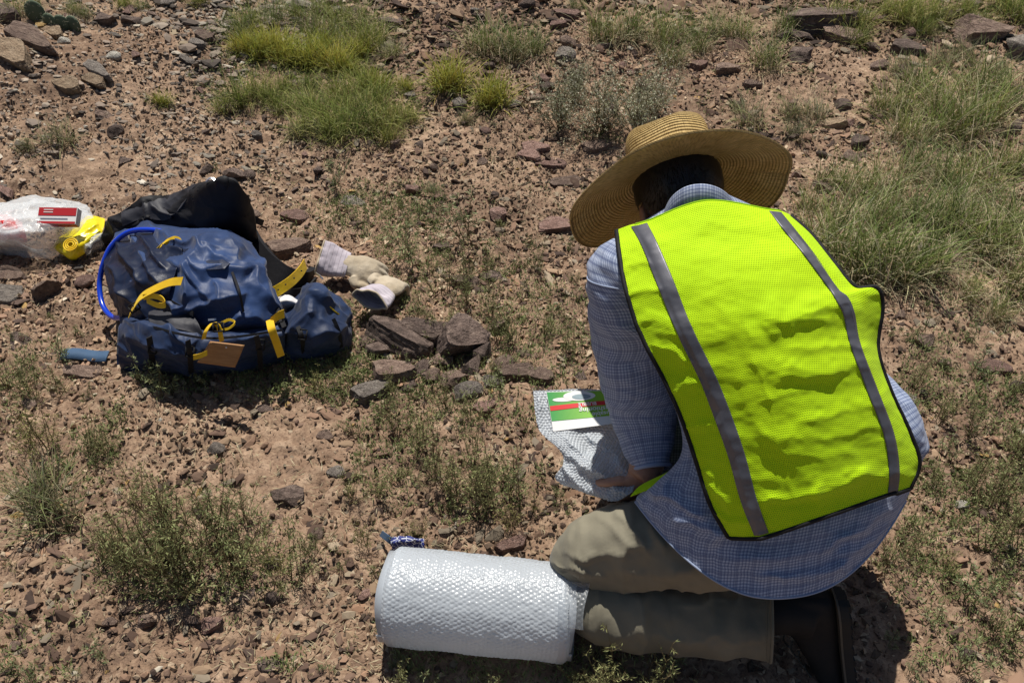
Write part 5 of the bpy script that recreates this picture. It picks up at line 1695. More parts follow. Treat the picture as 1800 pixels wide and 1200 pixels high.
soft('recess_shade', [  # dark sheet laid on the top, painting the shade of a recess
 [(306, 438, 0.256), (345, 440, 0.263), (380, 452, 0.266), (405, 466, 0.264)],
 [(322, 454, 0.260), (350, 456, 0.267), (378, 464, 0.268), (400, 470, 0.266)],
 [(342, 470, 0.262), (358, 473, 0.267), (376, 474, 0.268), (396, 475, 0.266)]], 40, 60, M['navy_fold_shade'], pack, .004, 14, 81, .002)
fpk, _ = soft('front_pocket', [
 [(216, 562, .10), (262, 560, .14), (312, 570, .16), (362, 584, .165), (412, 584, .16), (490, 572, .13)],
 [(214, 582, .11), (262, 580, .155), (312, 592, .17), (362, 600, .17), (414, 598, .17), (500, 586, .13)],
 [(212, 605, .085), (262, 607, .12), (312, 617, .13), (362, 624, .13), (416, 620, .13), (500, 604, .095)],
 [(213, 628, .045), (262, 634, .06), (312, 642, .065), (362, 648, .065), (416, 644, .06), (500, 624, .045)],
 [(216, 646, .0), (262, 656, .0), (312, 662, .0), (362, 664, .0), (416, 660, .0), (500, 640, .0)]], 140, 220, M['navy_shade'], pack, .014, 9, 13,
 fold=[(230, 570, 300, 585, 9, .012), (275, 600, 355, 622, 9, .016), (285, 580, 340, 600, 8, .010), (380, 600, 470, 596, 8, .010), (440, 620, 480, 600, 8, .010), (225, 600, 260, 640, 8, .01)])
msh, _ = soft('mesh_pocket', [[(262, 545, .165), (300, 545, .18), (340, 556, .19)], [(262, 560, .17), (305, 562, .185), (352, 574, .19)], [(268, 574, .165), (312, 580, .18), (358, 590, .175)]], 40, 50, M['charcoal'], pack, .004, 14, 17)
lid, _ = soft('lid', [
 [(500, 545, .03), (530, 520, .06), (556, 505, .09), (585, 522, .06), (606, 545, .02)],
 [(498, 560, .07), (530, 540, .12), (556, 512, .17), (588, 535, .11), (612, 560, .04)],
 [(498, 580, .08), (530, 562, .13), (560, 552, .14), (592, 560, .11), (616, 580, .04)],
 [(500, 605, .05), (532, 600, .09), (562, 598, .09), (594, 596, .07), (616, 598, .02)],
 [(505, 632, .0), (535, 632, .0), (565, 628, .0), (595, 620, .0), (614, 612, .0)]], 120, 130, M['navy_shade'], pack, .013, 10, 23,
 fold=[(520, 600, 556, 545, 8, .014), (556, 600, 600, 570, 8, .012), (530, 545, 556, 505, 9, .012), (560, 520, 600, 555, 8, .012), (505, 585, 540, 600, 7, .01)])
strap([(548, 540, .165), (556, 529, .175), (570, 532, .165), (590, 548, .13), (600, 556, .105)], .004, (0, .5, .8), M['yellow'], pack, 'piping', thick=.004, parent=lid)
strap([(556, 530, .165), (558, 512, .18), (560, 503, .19)], .003, (1, 0, 0), M['yellow'], pack, 'piping', thick=.003, parent=lid)
strap([(525, 546, .135), (532, 542, .14), (540, 539, .14)], .007, (0, .5, .8), M['yellow'], pack, 'zip_pull', parent=lid)
strap([(555, 480, .16), (562, 485, .17), (568, 490, .165)], .005, (0, .5, .8), M['metal'], pack, 'lid_hook', parent=lid)
# tall dark back panel standing behind, opened like a flap
soft('back_panel', [
 [(188, 392, .10), (215, 372, .16), (250, 352, .19), (290, 346, .20), (330, 330, .27), (372, 316, .34), (410, 314, .345), (428, 340, .29), (438, 368, .21)],
 [(186, 400, .09), (216, 385, .14), (252, 366, .175), (292, 362, .185), (322, 348, .25), (362, 328, .325), (404, 328, .325), (426, 352, .27), (440, 385, .18)],
 [(184, 410, .07), (216, 398, .12), (250, 385, .15), (288, 385, .16), (312, 378, .19), (346, 362, .25), (392, 360, .26), (426, 375, .225), (442, 405, .14)],
 [(184, 420, .05), (216, 412, .09), (250, 404, .12), (288, 406, .125), (314, 408, .14), (350, 402, .17), (394, 402, .175), (430, 404, .16), (446, 425, .10)],
 [(186, 430, .0), (216, 430, .0), (250, 430, .0), (288, 430, .0), (320, 430, .0), (352, 430, .0), (396, 430, .0), (430, 430, .0), (448, 440, .0)]], 160, 200, M['black'], pack, .014, 8, 33, .014,
 fold=[(205, 385, 300, 392, 8, .012), (248, 356, 262, 390, 7, .010), (262, 360, 330, 385, 9, .012), (292, 350, 288, 395, 7, .008), (380, 322, 405, 325, 8, .008)])
soft('lit_panel_patch', [  # greyer sheet over the black panel, painting its sunlit left part
 [(214, 374, .155), (250, 353, .19), (290, 347, .20), (326, 334, .26), (352, 322, .31)],
 [(214, 384, .15), (250, 368, .18), (286, 366, .19), (312, 358, .22), (330, 346, .26)],
 [(216, 398, .13), (250, 386, .155), (278, 388, .165), (292, 388, .17), (302, 382, .19)]], 60, 90, M['charcoal'], pack, .009, 9, 43, .004, fold=[(248, 356, 258, 392, 6, .012), (262, 366, 300, 385, 7, .012)])
strap([(414, 326, .335), (424, 342, .30), (425, 358, .265), (418, 372, .235), (405, 384, .205)], .008, (1, -.2, 0), M['yellow'], pack, 'yellow_trim', thick=.004)
strap([(362, 318, .345), (370, 313, .355), (382, 319, .35)], .006, (0, 1, .3), M['metal'], pack, 'grab_loop')
# hip belt and shoulder strap, dark, curving to the right
for (pts, w, nm) in (([(432, 405, .08), (450, 440, .10), (476, 472, .10), (505, 492, .08), (530, 498, .05), (545, 490, .02)], .075, 'hip_belt'), ([(440, 380, .13), (452, 388, .11), (462, 392, .09)], .02, 'belt_tab'), ([(470, 500, .07), (505, 515, .06), (535, 512, .04), (552, 496, .03)], .03, 'belt_tab')):
    strap(pts, w, (.25, .5, .55), M['black'], pack, nm, thick=.016 if w > .05 else .005)
# yellow straps
W = .018
YS = [
 ([(228, 553, .13), (238, 535, .16), (250, 520, .19), (275, 506, .22), (300, 496, .235), (320, 494, .235)], .022, (.2, .7, .55)),
 ([(252, 522, .19), (270, 520, .20), (286, 526, .20), (290, 536, .19), (276, 536, .18), (258, 528, .18)], .015, (0, .3, .9)),
 ([(282, 434, .215), (292, 424, .235), (304, 418, .24), (314, 420, .235), (320, 428, .225)], .010, (.3, .7, .5)),
 ([(272, 444, .20), (284, 432, .215), (298, 424, .225)], .014, (.2, .3, .9)),
 ([(453, 478, .19), (458, 490, .19), (464, 500, .185)], .016, (.9, .3, .2)),
 ([(473, 518, .13), (492, 508, .135), (512, 494, .135), (528, 478, .13), (537, 464, .13)], .030, (-.2, .35, .85)),
 ([(476, 566, .18), (488, 556, .20), (500, 551, .205)], .022, (0, .3, .9)),
 ([(474, 562, .185), (478, 580, .18), (486, 602, .14), (494, 626, .08)], .020, (.9, .2, .3)),
 ([(358, 596, .175), (362, 582, .20), (374, 568, .215), (384, 574, .21), (390, 600, .175)], .016, (.8, -.3, .5)),
 ([(378, 572, .21), (392, 566, .22), (404, 562, .22), (413, 567, .215), (404, 576, .21), (390, 580, .205)], .006, (0, .5, .8)),
 ([(340, 628, .16), (350, 626, .165), (364, 620, .18)], .014, (.1, .2, .9)),
]
for pts, w, s in YS:
    strap([(x, y, z + (.048 if x < 330 and z > .12 else .024)) for x, y, z in pts], w, s, M['yellow'], pack, 'yellow_strap')
for (px, py, z) in ((489, 509, .141), (502, 500, .142), (517, 489, .142), (530, 476, .136)):
    V, F = ellipsoid(at_z(px, py, z + .024), (.0028, .0028, .002), None, 8, 6)
    child('eyelet', V, F, M['binding'], pack)
WB = [([(228, 470, .17), (262, 500, .20), (300, 530, .20), (340, 552, .19)], .012), ([(300, 424, .235), (350, 430, .25), (400, 440, .25), (446, 462, .20)], .010), ([(452, 470, .19), (470, 505, .185), (486, 540, .16), (500, 575, .14)], .012),
 ([(262, 592, .165), (266, 618, .115), (268, 650, .03)], .016), ([(330, 598, .178), (334, 625, .135), (336, 655, .04)], .014), ([(450, 590, .165), (456, 614, .12), (458, 650, .03)], .014), ([(220, 580, .115), (262, 574, .165), (312, 586, .178), (362, 594, .18), (414, 592, .18), (496, 580, .145)], .006),
 ([(520, 566, .125), (530, 590, .115), (534, 620, .04)], .012), ([(586, 560, .125), (596, 584, .09), (600, 610, .03)], .010), ([(280, 436, .222), (262, 470, .21), (256, 505, .20)], .008), ([(405, 470, .25), (420, 510, .245), (428, 548, .19)], .006)]
for pts, w in WB:
    strap([(x, y, z + .019) for x, y, z in pts], w, (.9, .3, .3) if abs(pts[0][0] - pts[-1][0]) < abs(pts[0][1] - pts[-1][1]) else (0, .6, .75), M['black'], pack, 'webbing', thick=.003)
for (px, py, z, a_) in ((236, 540, .20, .6), (456, 488, .22, 1.2), (487, 560, .21, .3), (384, 575, .235, .1), (268, 612, .15, 1.5), (458, 606, .15, 1.5), (334, 618, .165, 1.5), (532, 588, .135, 1.4)):
    c0 = at_z(px, py, z); u_ = RT * math.cos(a_) - DN * math.sin(a_); v_ = RT * math.sin(a_) + DN * math.cos(a_)
    pth = [c0 + u_ * a * .013 + v_ * b * .010 for a, b in ((-1, -1), (1, -1), (1, 1), (-1, 1), (-1, -1))]
    parts_b = [tube(np.array([pth[k], pth[k + 1]]), .0022, 6) for k in range(4)] + [tube(np.array([c0 - v_ * .010, c0 + v_ * .010]), .002, 6)]
    V, F = merge(parts_b)
    child('buckle', V, fix_faces(F), M['binding'], pack)
# leather patch with a rivet
Cn = np.array([[(372, 600, .205), (432, 607, .205)], [(350, 636, .14), (416, 645, .14)]], float)
G_ = surf(Cn, 12, 12)
Pl = at_z(G_[..., 0], G_[..., 1], G_[..., 2]) + DN * .0 - FW * .012
V, F = thick_grid(Pl, .004)
lp = child('leather_patch', V, F, M['leather'], pack)
V, F = ellipsoid(Pl[2, 6] - FW * .003, (.0025, .0025, .0025), None, 8, 6)
b_ = child('rivet', V, F, M['metal'], pack); b_.parent = lp
# hose
hp = crom(np.array([(322, 424, .22), (296, 410, .24), (262, 404, .245), (226, 408, .23), (198, 430, .20), (182, 462, .16), (175, 500, .11), (180, 535, .08), (196, 556, .075), (218, 559, .10)]), 70)
V, F = tube(at_z(hp[:, 0], hp[:, 1], hp[:, 2]), .0075, 12)
child('drinking_hose', V, fix_faces(F), M['hose'], pack)
V, F = tube(at_z(np.array([216, 224]), np.array([559, 556]), np.array([.10, .11])), .009, 12)
child('hose_valve', V, fix_faces(F), M['black'], pack)
# small hardware and light piping
for pts in ([(300, 470, .22), (318, 455, .24)], [(284, 452, .21), (292, 453, .215)], [(392, 423, .235), (402, 419, .24), (412, 422, .235)], [(366, 562, .2), (380, 561, .2)]):
    strap(pts, .005, (0, .6, .7), M['metal'], pack, 'buckle', n=6)
strap([(214, 590, .11), (212, 612, .06), (214, 645, .012), (224, 650, .012)], .022, (.8, .2, .2), M['navy'], pack, 'side_strap')

# ---- small pale bundle tucked between pack and lid
sb = empty('folded_cloth', tuple(g(502, 545)))
tag(sb, 'small white and grey folded cloth tucked between the backpack and its lid pocket', 'cloth')
soft('cloth', [[(480, 528, .11), (505, 520, .12), (527, 530, .11)], [(482, 536, .11), (505, 530, .125), (528, 538, .11)], [(486, 548, .05), (506, 550, .05), (524, 548, .05)], [(490, 560, .0), (506, 562, .0), (520, 560, .0)]], 40, 50, M['whitep'], sb, .003, 20, 3)

# ---- loose strap end lying left of the pack
ls = empty('strap_end', tuple(g(160, 634)))
tag(ls, 'flat navy blue strap end lying on the gravel left of the backpack', 'strap')
M['navy2'] = cloth_mat('faded navy webbing', (0.06, 0.12, 0.22), (0.04, 0.085, 0.16), .7)
q = [g(112, 632), g(150, 632), g(192, 634)]
V, F = ribbon(crom(np.array([p_ + (0, 0, .018) for p_ in q]), 30) + np.stack([np.zeros(30), np.zeros(30), .004 * np.sin(np.linspace(0, 6, 30))], 1), .035, (0, 1, .25), .004)
child('webbing', V, F, M['navy2'], ls)

# ---- plastic bag with red things inside, box, yellow packet
def clear_plastic(name, tint, alpha, rough=.18, bumpsc=60):
    m = MT(name)
    c = m.coord()
    nb = m.bump(m.noise(c, bumpsc, 4, .6, .5), .5, .006)
    m.set(tint, rough, nb, Specular__IOR__Level=.8)
    tr = m.n('ShaderNodeBsdfTransparent')
    mx = m.n('ShaderNodeMixShader')
    lw = m.n('ShaderNodeLayerWeight'); lw.inputs[0].default_value = .35
    m.l(nb, lw.inputs['Normal'])
    f = m.math('ADD', m.math('MULTIPLY', lw.outputs['Facing'], .6), 1 - alpha - .1)
    f = m.math('SUBTRACT', 1.0, m.math('MULTIPLY', 1.0, m.math('ADD', m.math('MULTIPLY', lw.outputs['Facing'], .62), alpha)))
    cl = m.n('ShaderNodeClamp'); m.l(f, cl.inputs[0])
    m.l(cl.outputs[0], mx.inputs[0]); m.l(m.b.outputs[0], mx.inputs[1]); m.l(tr.outputs[0], mx.inputs[2])
    m.l(mx.outputs[0], m.out.inputs[0])
    return m.m
M['clear'] = clear_plastic('clear bag film', (0.72, 0.74, 0.76), .08)
m = MT('red packet'); c = m.coord()
m.set(m.ramp(m.noise(c, 12, 4), [(.35, (0.5, 0.006, 0.006)), (.65, (0.8, 0.015, 0.01))]), .35, m.bump(m.noise(c, 45, 4), .6, .008)); M['red'] = m.m
m = MT('box card red'); m.set((0.42, 0.012, 0.018), .45); M['cardred'] = m.m
m = MT('box card white'); m.set((0.72, 0.70, 0.68), .5); M['cardwhite'] = m.m
bag = empty('plastic_bag', tuple(g(50, 430)))
tag(bag, 'crumpled clear plastic bag at the left border, holding something red', 'bag')
BR = [[(-60, 372, .02), (0, 362, .05), (60, 352, .05), (112, 356, .04), (150, 368, .02)],
      [(-60, 380, .10), (0, 368, .12), (55, 358, .12), (110, 366, .10), (160, 378, .05)],
      [(-60, 400, .13), (0, 392, .14), (50, 388, .14), (100, 392, .12), (165, 400, .05)],
      [(-60, 425, .10), (0, 420, .11), (45, 418, .11), (90, 420, .09), (140, 425, .04)],
      [(-60, 445, .01), (0, 440, .01), (45, 448, .01), (85, 450, .01), (110, 444, .01)]]
bo, BP = soft('film', BR, 120, 150, M['clear'], bag, .014, 11, 5, .0008)
bo2, _ = soft('inner_film', [[(x + 3, y + 5, max(z - .025, .004)) for x, y, z in r] for r in BR], 90, 110, M['clear'], bag, .016, 13, 25, .0008)
redp = empty('red_packet', tuple(g(15, 432)))
tag(redp, 'shiny red packet seen through the clear plastic bag at the left border', 'packet')
soft('wrapper', [[(-40, 384, .06), (5, 380, .09), (30, 388, .07)], [(-40, 394, .12), (5, 392, .135), (40, 400, .11)], [(-40, 415, .09), (5, 414, .10), (48, 420, .07)], [(-40, 432, .01), (5, 434, .01), (45, 432, .01)]], 70, 80, M['red'], redp, .010, 16, 8)
# box resting on the bag
box = empty('cardboard_box', tuple(at_z(105, 400, .12)))
tag(box, 'small red and white cardboard box lying on the clear plastic bag', 'box')
bc = at_z(72, 398, .115); bx = at_z(140, 399, .115) - bc
ax = bx / np.linalg.norm(bx)
ay = np.array([-ax[1], ax[0], 0]); ay /= np.linalg.norm(ay)
ay = ay * .8 + np.array([0, 0, .6]); ay /= np.linalg.norm(ay)
az = np.cross(ax, ay)
Lb, Wb, Hb = np.linalg.norm(bx), .052, .026
def boxquad(o, u, v, name, mat, parent, lift_=0.0):
    n = np.cross(u, v); n = n / np.linalg.norm(n)
    V = np.array([o, o + u, o + u + v, o + v]) + n * lift_
    V2 = V - n * .0008
    F = np.array([(0, 1, 2, 3), (7, 6, 5, 4), (0, 4, 5, 1), (1, 5, 6, 2), (2, 6, 7, 3), (3, 7, 4, 0)])
    ob = child(name, np.concatenate([V, V2]), F, mat, box, smooth=False)
    if parent is not None: ob.parent = parent
    return ob
cc_ = [bc + i_ * ax * Lb + j_ * ay * Wb + k_ * az * Hb for i_ in (0, 1) for j_ in (0, 1) for k_ in (0, 1)]
V = np.array(cc_); F = np.array([(0, 1, 3, 2), (4, 6, 7, 5), (0, 4, 5, 1), (2, 3, 7, 6), (0, 2, 6, 4), (1, 5, 7, 3)])
carton = child('carton', V, F, M['cardwhite'], box, smooth=False)
tp0 = bc + az * Hb
boxquad(tp0 + ay * Wb * .5 + ax * .002, ax * (Lb - .004), ay * Wb * .5, 'red_panel', M['cardred'], carton, .0012)
boxquad(tp0 + ax * .002, ax * (Lb - .004), ay * Wb * .14, 'red_panel', M['cardred'], carton, .0012)
boxquad(bc + ax * .002 + ay * 0, ax * (Lb - .004), az * Hb * .8, 'red_panel', M['cardred'], carton, .0012)
boxquad(tp0 + ay * Wb * .28 + ax * .01, ax * (Lb * .7), ay * Wb * .07, 'grey_print', M['metal'], carton, .0014)
for k in range(2):
    boxquad(tp0 + ay * Wb * (.68 + .15 * k) + ax * .018, ax * (Lb * .24), ay * Wb * .05, 'print_line', M['cardwhite'], carton, .0024)
# yellow packet with a round lid ring
m = MT('yellow plastic'); c = m.coord()
m.set(m.ramp(m.noise(c, 18, 3), [(.35, (0.80, 0.62, 0.01)), (.65, (0.9, 0.74, 0.015))]), .3, m.bump(m.noise(c, 50, 3), .4, .005)); M['yplastic'] = m.m
yp = empty('yellow_packet', tuple(g(140, 425)))
tag(yp, 'bright yellow plastic packet with a round coil, between the plastic bag and the black flap', 'packet')
soft('wrapper', [[(148, 382, .05), (168, 378, .055), (184, 384, .05)], [(142, 392, .07), (162, 392, .075), (183, 398, .06)], [(124, 408, .065), (150, 412, .07), (176, 414, .05)], [(102, 424, .06), (135, 430, .07), (160, 428, .05)], [(98, 436, .045), (125, 446, .045), (148, 442, .04)], [(106, 444, .015), (128, 455, .012), (144, 448, .015)]], 80, 60, M['yplastic'], yp, .007, 14, 4, .002,
     fold=[(135, 415, 170, 400, 5, .008), (150, 425, 175, 410, 4, .006)])
cq = at_z(124, 430, .085)
for rr_ in (.021, .015, .009):
    an = np.linspace(0, 2 * math.pi, 40)
    pth = cq + rr_ * (np.cos(an)[:, None] * RT + np.sin(an)[:, None] * (np.array([0, .85, .5])))
    V, F = tube(pth, .0022, 8, False)
    child('coil', V, F, M['yellow'], yp)
soft('clear_sleeve', [[(140, 420, .06), (165, 410, .06), (186, 402, .05)], [(150, 440, .05), (170, 425, .05), (188, 412, .04)], [(150, 452, .01), (172, 440, .01), (190, 425, .01)]], 40, 40, M['clear'], yp, .008, 20, 6, .0008)

# ---- work gloves: suede palm with fingers, lilac cuff
m = MT('suede'); c = m.coord()
m.set(m.ramp(m.noise(c, 14, 5), [(.3, (0.34, 0.27, 0.18)), (.55, (0.50, 0.42, 0.31)), (.75, (0.62, 0.55, 0.44))]), .9, m.bump(m.noise(c, 60, 5), .5, .004), Sheen__Weight=.2); M['suede'] = m.m
m = MT('canvas cuff'); c = m.coord()
sx = m.n('ShaderNodeUVMap').outputs[0]; sp_ = m.n('ShaderNodeSeparateXYZ'); m.l(sx, sp_.inputs[0])
ln = m.math('LESS_THAN', m.math('FRACT', m.math('DIVIDE', sp_.outputs[0], .013)), .12)
m.set(m.mix(m.math('MULTIPLY', ln, .6), m.ramp(m.noise(c, 12, 4), [(.3, (0.42, 0.37, 0.42)), (.7, (0.56, 0.51, 0.56))]), (0.2, 0.17, 0.2)), .85, m.bump(m.noise(c, 70, 3), .3, .003)); M['cuff'] = m.m
def glove(wrist, d_f, d_n, side, label, cuff_len, curl, seed, s=1.0):
    d_f = d_f / np.linalg.norm(d_f); d_n = d_n - d_n @ d_f * d_f; d_n /= np.linalg.norm(d_n)
    sv = np.cross(d_n, d_f) * side
    root = empty('work_glove', tuple(wrist))
    tag(root, label, 'glove', 'work gloves beside the backpack')
    MM = np.stack([sv, d_n, d_f])
    pr = []
    V, F = ellipsoid((0, 0, 0), (.055 * s, .024 * s, .062 * s), None, 24, 16); pr.append((wrist + d_f * .055 * s + V @ MM, F))
    for off, ln_, a0 in ((.036, .072, .02), (.012, .080, .0), (-.012, .076, -.0), (-.035, .062, -.02)):
        p = wrist + d_f * .09 * s + sv * off * s
        pts = [p - d_f * .03 * s, p]
        a = .1
        for q_ in (.4, .33, .27):
            a += curl
            pts.append(pts[-1] + (d_f * math.cos(a) - d_n * math.sin(a) + sv * a0 * 1.6) * ln_ * q_ * s)
        rad_ = np.linspace(.016, .0135, 14) * s
        pr.append(tube(crom(np.array(pts), 14), rad_, 14))
        V, F = ellipsoid(pts[-1], (.0138 * s,) * 3, None, 12, 8); pr.append((V, F))
    p = wrist + d_f * .03 * s + sv * .045 * s
    pts = [p, p + (sv * .8 + d_f * .5) * .03 * s, p + (sv * .5 + d_f * .9) * .050 * s, p + (sv * .35 + d_f * 1.0) * .072 * s - d_n * .01]
    pr.append(tube(crom(np.array(pts), 12), np.linspace(.020, .015, 12) * s, 14))
    V, F = ellipsoid(pts[-1], (.0155 * s,) * 3, None, 12, 8); pr.append((V, F))
    V, F = tube(crom(np.array([wrist - d_f * .02, wrist + d_f * .03]), 8), .042 * s, 24, True, .55, up=d_n); pr.append((V, F))
    me_, co_ = fused('hand', [(a_, np.asarray(b__)) for a_, b__ in pr], .0032, None, None, 4)
    co_ = co_ + (fbm(co_, 28, seed, 3) * .0035 + ridged(co_, 24, seed, 2) * .002)[:, None] * d_n
    set_co(me_, co_ - wrist)
    link('hand', me_, M['suede'], root)
    # flared open cuff
    n1, n2 = 50, 90
    t = np.linspace(0, 1, n1)
    an = np.linspace(0, 2 * math.pi, n2, endpoint=False)
    C = wrist - d_f * (t * cuff_len)[:, None]
    rx = .046 + .022 * t ** .8; ry = .022 + .008 * t ** .9
    V = C[:, None] + (np.cos(an)[None] * rx[:, None])[..., None] * sv * s + (np.sin(an)[None] * ry[:, None])[..., None] * d_n * s
    V = V + (fbm(V.reshape(-1, 3), 20, seed + 2, 3).reshape(n1, n2) * .014 * (.3 + t[:, None]))[..., None] * d_n + (fbm(V.reshape(-1, 3), 13, seed + 9, 2).reshape(n1, n2) * .010)[..., None] * sv
    A, F = closed_sheet(V, .003)
    uv = np.stack([np.broadcast_to(t[:, None] * cuff_len, (n1, n2)), np.broadcast_to(an[None] * .05, (n1, n2))], -1).reshape(-1, 2)
    link('cuff', make_mesh('cuff', A - wrist, F, uv=np.concatenate([uv, uv])), M['cuff'], root)
    k = n1 - 1
    V1, F1 = tube(np.concatenate([V[k], V[k][:1]]), .0032, 6, False)
    link('cuff_binding', make_mesh('cuff_binding', V1 - wrist, F1), M['suede'], root)
    lace = ribbon(V[6, 5:42], .010, d_f, .002)
    link('palm_strap', make_mesh('palm_strap', lace[0] - wrist, lace[1]), M['suede'], root)
w1 = at_z(612, 466, .075)
glove(w1, at_z(672, 486, .03) - at_z(560, 455, .09), np.array([.1, -.45, .9]), -1, 'tan suede work glove with fingers to the right, farther one beside the backpack', .085, .32, 3, .82)
w2 = at_z(672, 512, .075)
glove(w2, at_z(716, 486, .03) - at_z(655, 528, .08), np.array([-.15, -.6, .8]), 1, 'tan suede work glove with its lilac cuff towards us, nearer one behind the rock pile', .07, .4, 7, .80)

# ---- knotted blue bandana
M['band'] = None
m = MT('bandana'); c = m.coord()
vo = m.n('ShaderNodeTexVoronoi', _feature='DISTANCE_TO_EDGE'); vo.inputs['Scale'].default_value = 85; m.l(c, vo.inputs['Vector'])
m.set(m.mix(m.math('LESS_THAN', vo.outputs['Distance'], .05), (0.02, 0.03, 0.17), (0.6, 0.62, 0.7)), .7); M['band'] = m.m
bd = empty('bandana', tuple(g(712, 962)))
tag(bd, 'small crumpled dark blue cloth with white pattern behind the bubble wrap roll', 'cloth')
soft('knot', [[(690, 946, .03), (712, 942, .045), (734, 942, .04), (744, 948, .02)], [(688, 954, .035), (710, 950, .055), (732, 950, .05), (745, 956, .025)], [(692, 968, .005), (712, 972, .005), (732, 970, .005), (744, 966, .005)]], 50, 70, M['band'], bd, .008, 24, 3, .002)
strap([(670, 937, .03), (682, 946, .04), (696, 958, .03)], .016, (.4, .2, .8), M['navy2'], bd, 'tail')

# ---- bubble wrap roll
def bubble_mat(name, alpha):
    m = MT(name)
    m.set((0.70, 0.75, 0.81), .3, Specular__IOR__Level=.6, Coat__Weight=.4, Coat__Roughness=.2)
    tl = m.n('ShaderNodeBsdfTranslucent'); tl.inputs[0].default_value = (.62, .66, .70, 1)
    mx = m.n('ShaderNodeMixShader'); mx.inputs[0].default_value = .45
    m.l(m.b.outputs[0], mx.inputs[1]); m.l(tl.outputs[0], mx.inputs[2])
    tr = m.n('ShaderNodeBsdfTransparent'); m2 = m.n('ShaderNodeMixShader')
    lw = m.n('ShaderNodeLayerWeight'); lw.inputs[0].default_value = .3
    f = m.math('MAXIMUM', m.math('SUBTRACT', 1 - alpha, m.math('MULTIPLY', lw.outputs['Facing'], .8)), 0.0)
    m.l(f, m2.inputs[0]); m.l(mx.outputs[0], m2.inputs[1]); m.l(tr.outputs[0], m2.inputs[2])
    m.l(m2.outputs[0], m.out.inputs[0])
    return m.m
M['bubble'] = bubble_mat('bubble wrap', .95)
M['bubble_thin'] = bubble_mat('single bubble wrap film', .12)
RR = .094
rl = at_z(688, 1046, RR + .004); rr_e = at_z(1000, 1076, RR + .004)
axr = rr_e - rl; Lr = np.linalg.norm(axr); axr = axr / Lr
e1 = np.cross(axr, [0, 0, 1]); e1 /= np.linalg.norm(e1); e2 = np.cross(e1, axr)
roll = empty('bubble_wrap_roll', tuple(rl - np.array([0, 0, RR])))
tag(roll, 'big roll of clear bubble wrap lying on the gravel by the knee', 'bubble wrap')
PB = .0088
na = int(round(2 * math.pi * RR / PB)); nl_ = int(Lr / (PB * .866))
sa, sl_ = 7, 6
NA, NL = na * sa, nl_ * sl_
ta = np.arange(NA) / NA * na
tl_ = np.linspace(0, nl_, NL)
TA, TL = np.meshgrid(ta, tl_)
best = np.zeros_like(TA)
for dr in (-1, 0, 1):
    r_ = np.round(TL) + dr
    ofs = (np.mod(r_, 2)) * .5
    cA = np.round(TA - ofs) + ofs
    d2 = (TA - cA) ** 2 + ((TL - r_) * .866) ** 2
    best = np.maximum(best, np.clip(1 - d2 / .19, 0, 1) ** .5)
ang = TA / na * 2 * math.pi
lowf = fbm(np.stack([TL.ravel() * .1, np.cos(ang.ravel()) * 1.2, np.sin(ang.ravel()) * 1.2], 1), 1.3, 3, 3).reshape(TA.shape)
rad_ = RR + best * .0009 + lowf * .0036 + .0008 * fbm(np.stack([TL.ravel(), TA.ravel(), 0 * TA.ravel()], 1), 1.7, 8, 2).reshape(TA.shape)
rad_ = rad_ - .007 * np.clip((1.6 - TL) / 1.6, 0, 1) ** 2 - .006 * np.clip((TL - nl_ + 1.2) / 1.2, 0, 1) ** 2
sagb = np.where(np.sin(ang) < -.75, (-np.sin(ang) - .75) * .05, 0)
rad_ = rad_ - sagb
endw = .006 * np.sin(ang * 2 + 1) * (TL / nl_)
P = rl + axr * ((TL / nl_ * Lr) + endw)[..., None] + rad_[..., None] * (np.cos(ang)[..., None] * e1 + np.sin(ang)[..., None] * e2)
child('wound_sheet', P.reshape(-1, 3), grid_faces(NL, NA, True), M['bubble'], roll)
# wound layers at both ends
for nm, base_, sgn in (('end_layers', rl, -1), ('end_layers', rl + axr * Lr, 1)):
    turns = 14
    tt = np.linspace(0, turns * 2 * math.pi, turns * 60)
    r_ = .02 + (RR - .006 - .02) * tt / tt[-1]
    dep = .012 * (1 - (r_ / RR) ** 2) + .0025 * np.sin(tt * 3.1)
    p0 = base_ + r_[:, None] * (np.cos(tt)[:, None] * e1 + np.sin(tt)[:, None] * e2) - sgn * axr * (.001 + dep)[:, None]
    V, F = ribbon(p0, .03, axr, .0012)
    child(nm, V, F, M['bubble'], roll)
# loose outer turn that sticks out at the right end
an = np.linspace(-1.2, 2.4, 160)
tt = np.linspace(-.02, .030, 26)
AN, TT = np.meshgrid(an, tt)
rr2 = RR + .004 + .010 * (TT + .02) / .05 + .004 * np.sin(AN * 3)
bb = np.zeros_like(AN)
u_, v_ = AN * RR / PB, TT / (PB * .866)
for dr in (-1, 0, 1):
    r_ = np.round(v_) + dr
    ofs = np.mod(r_, 2) * .5
    cA = np.round(u_ - ofs) + ofs
    bb = np.maximum(bb, np.clip(1 - ((u_ - cA) ** 2 + ((v_ - r_) * .866) ** 2) / .2, 0, 1) ** .5)
rr2 = rr2 + bb * .0016
P = rl + axr * (Lr + TT + .004 * np.sin(AN * 5) * (TT > 0))[..., None] + rr2[..., None] * (np.cos(math.pi - AN)[..., None] * e1 + np.sin(math.pi - AN)[..., None] * e2)
V, F = thick_grid(P, .0006)
child('loose_edge', V, F, M['bubble_thin'], roll)

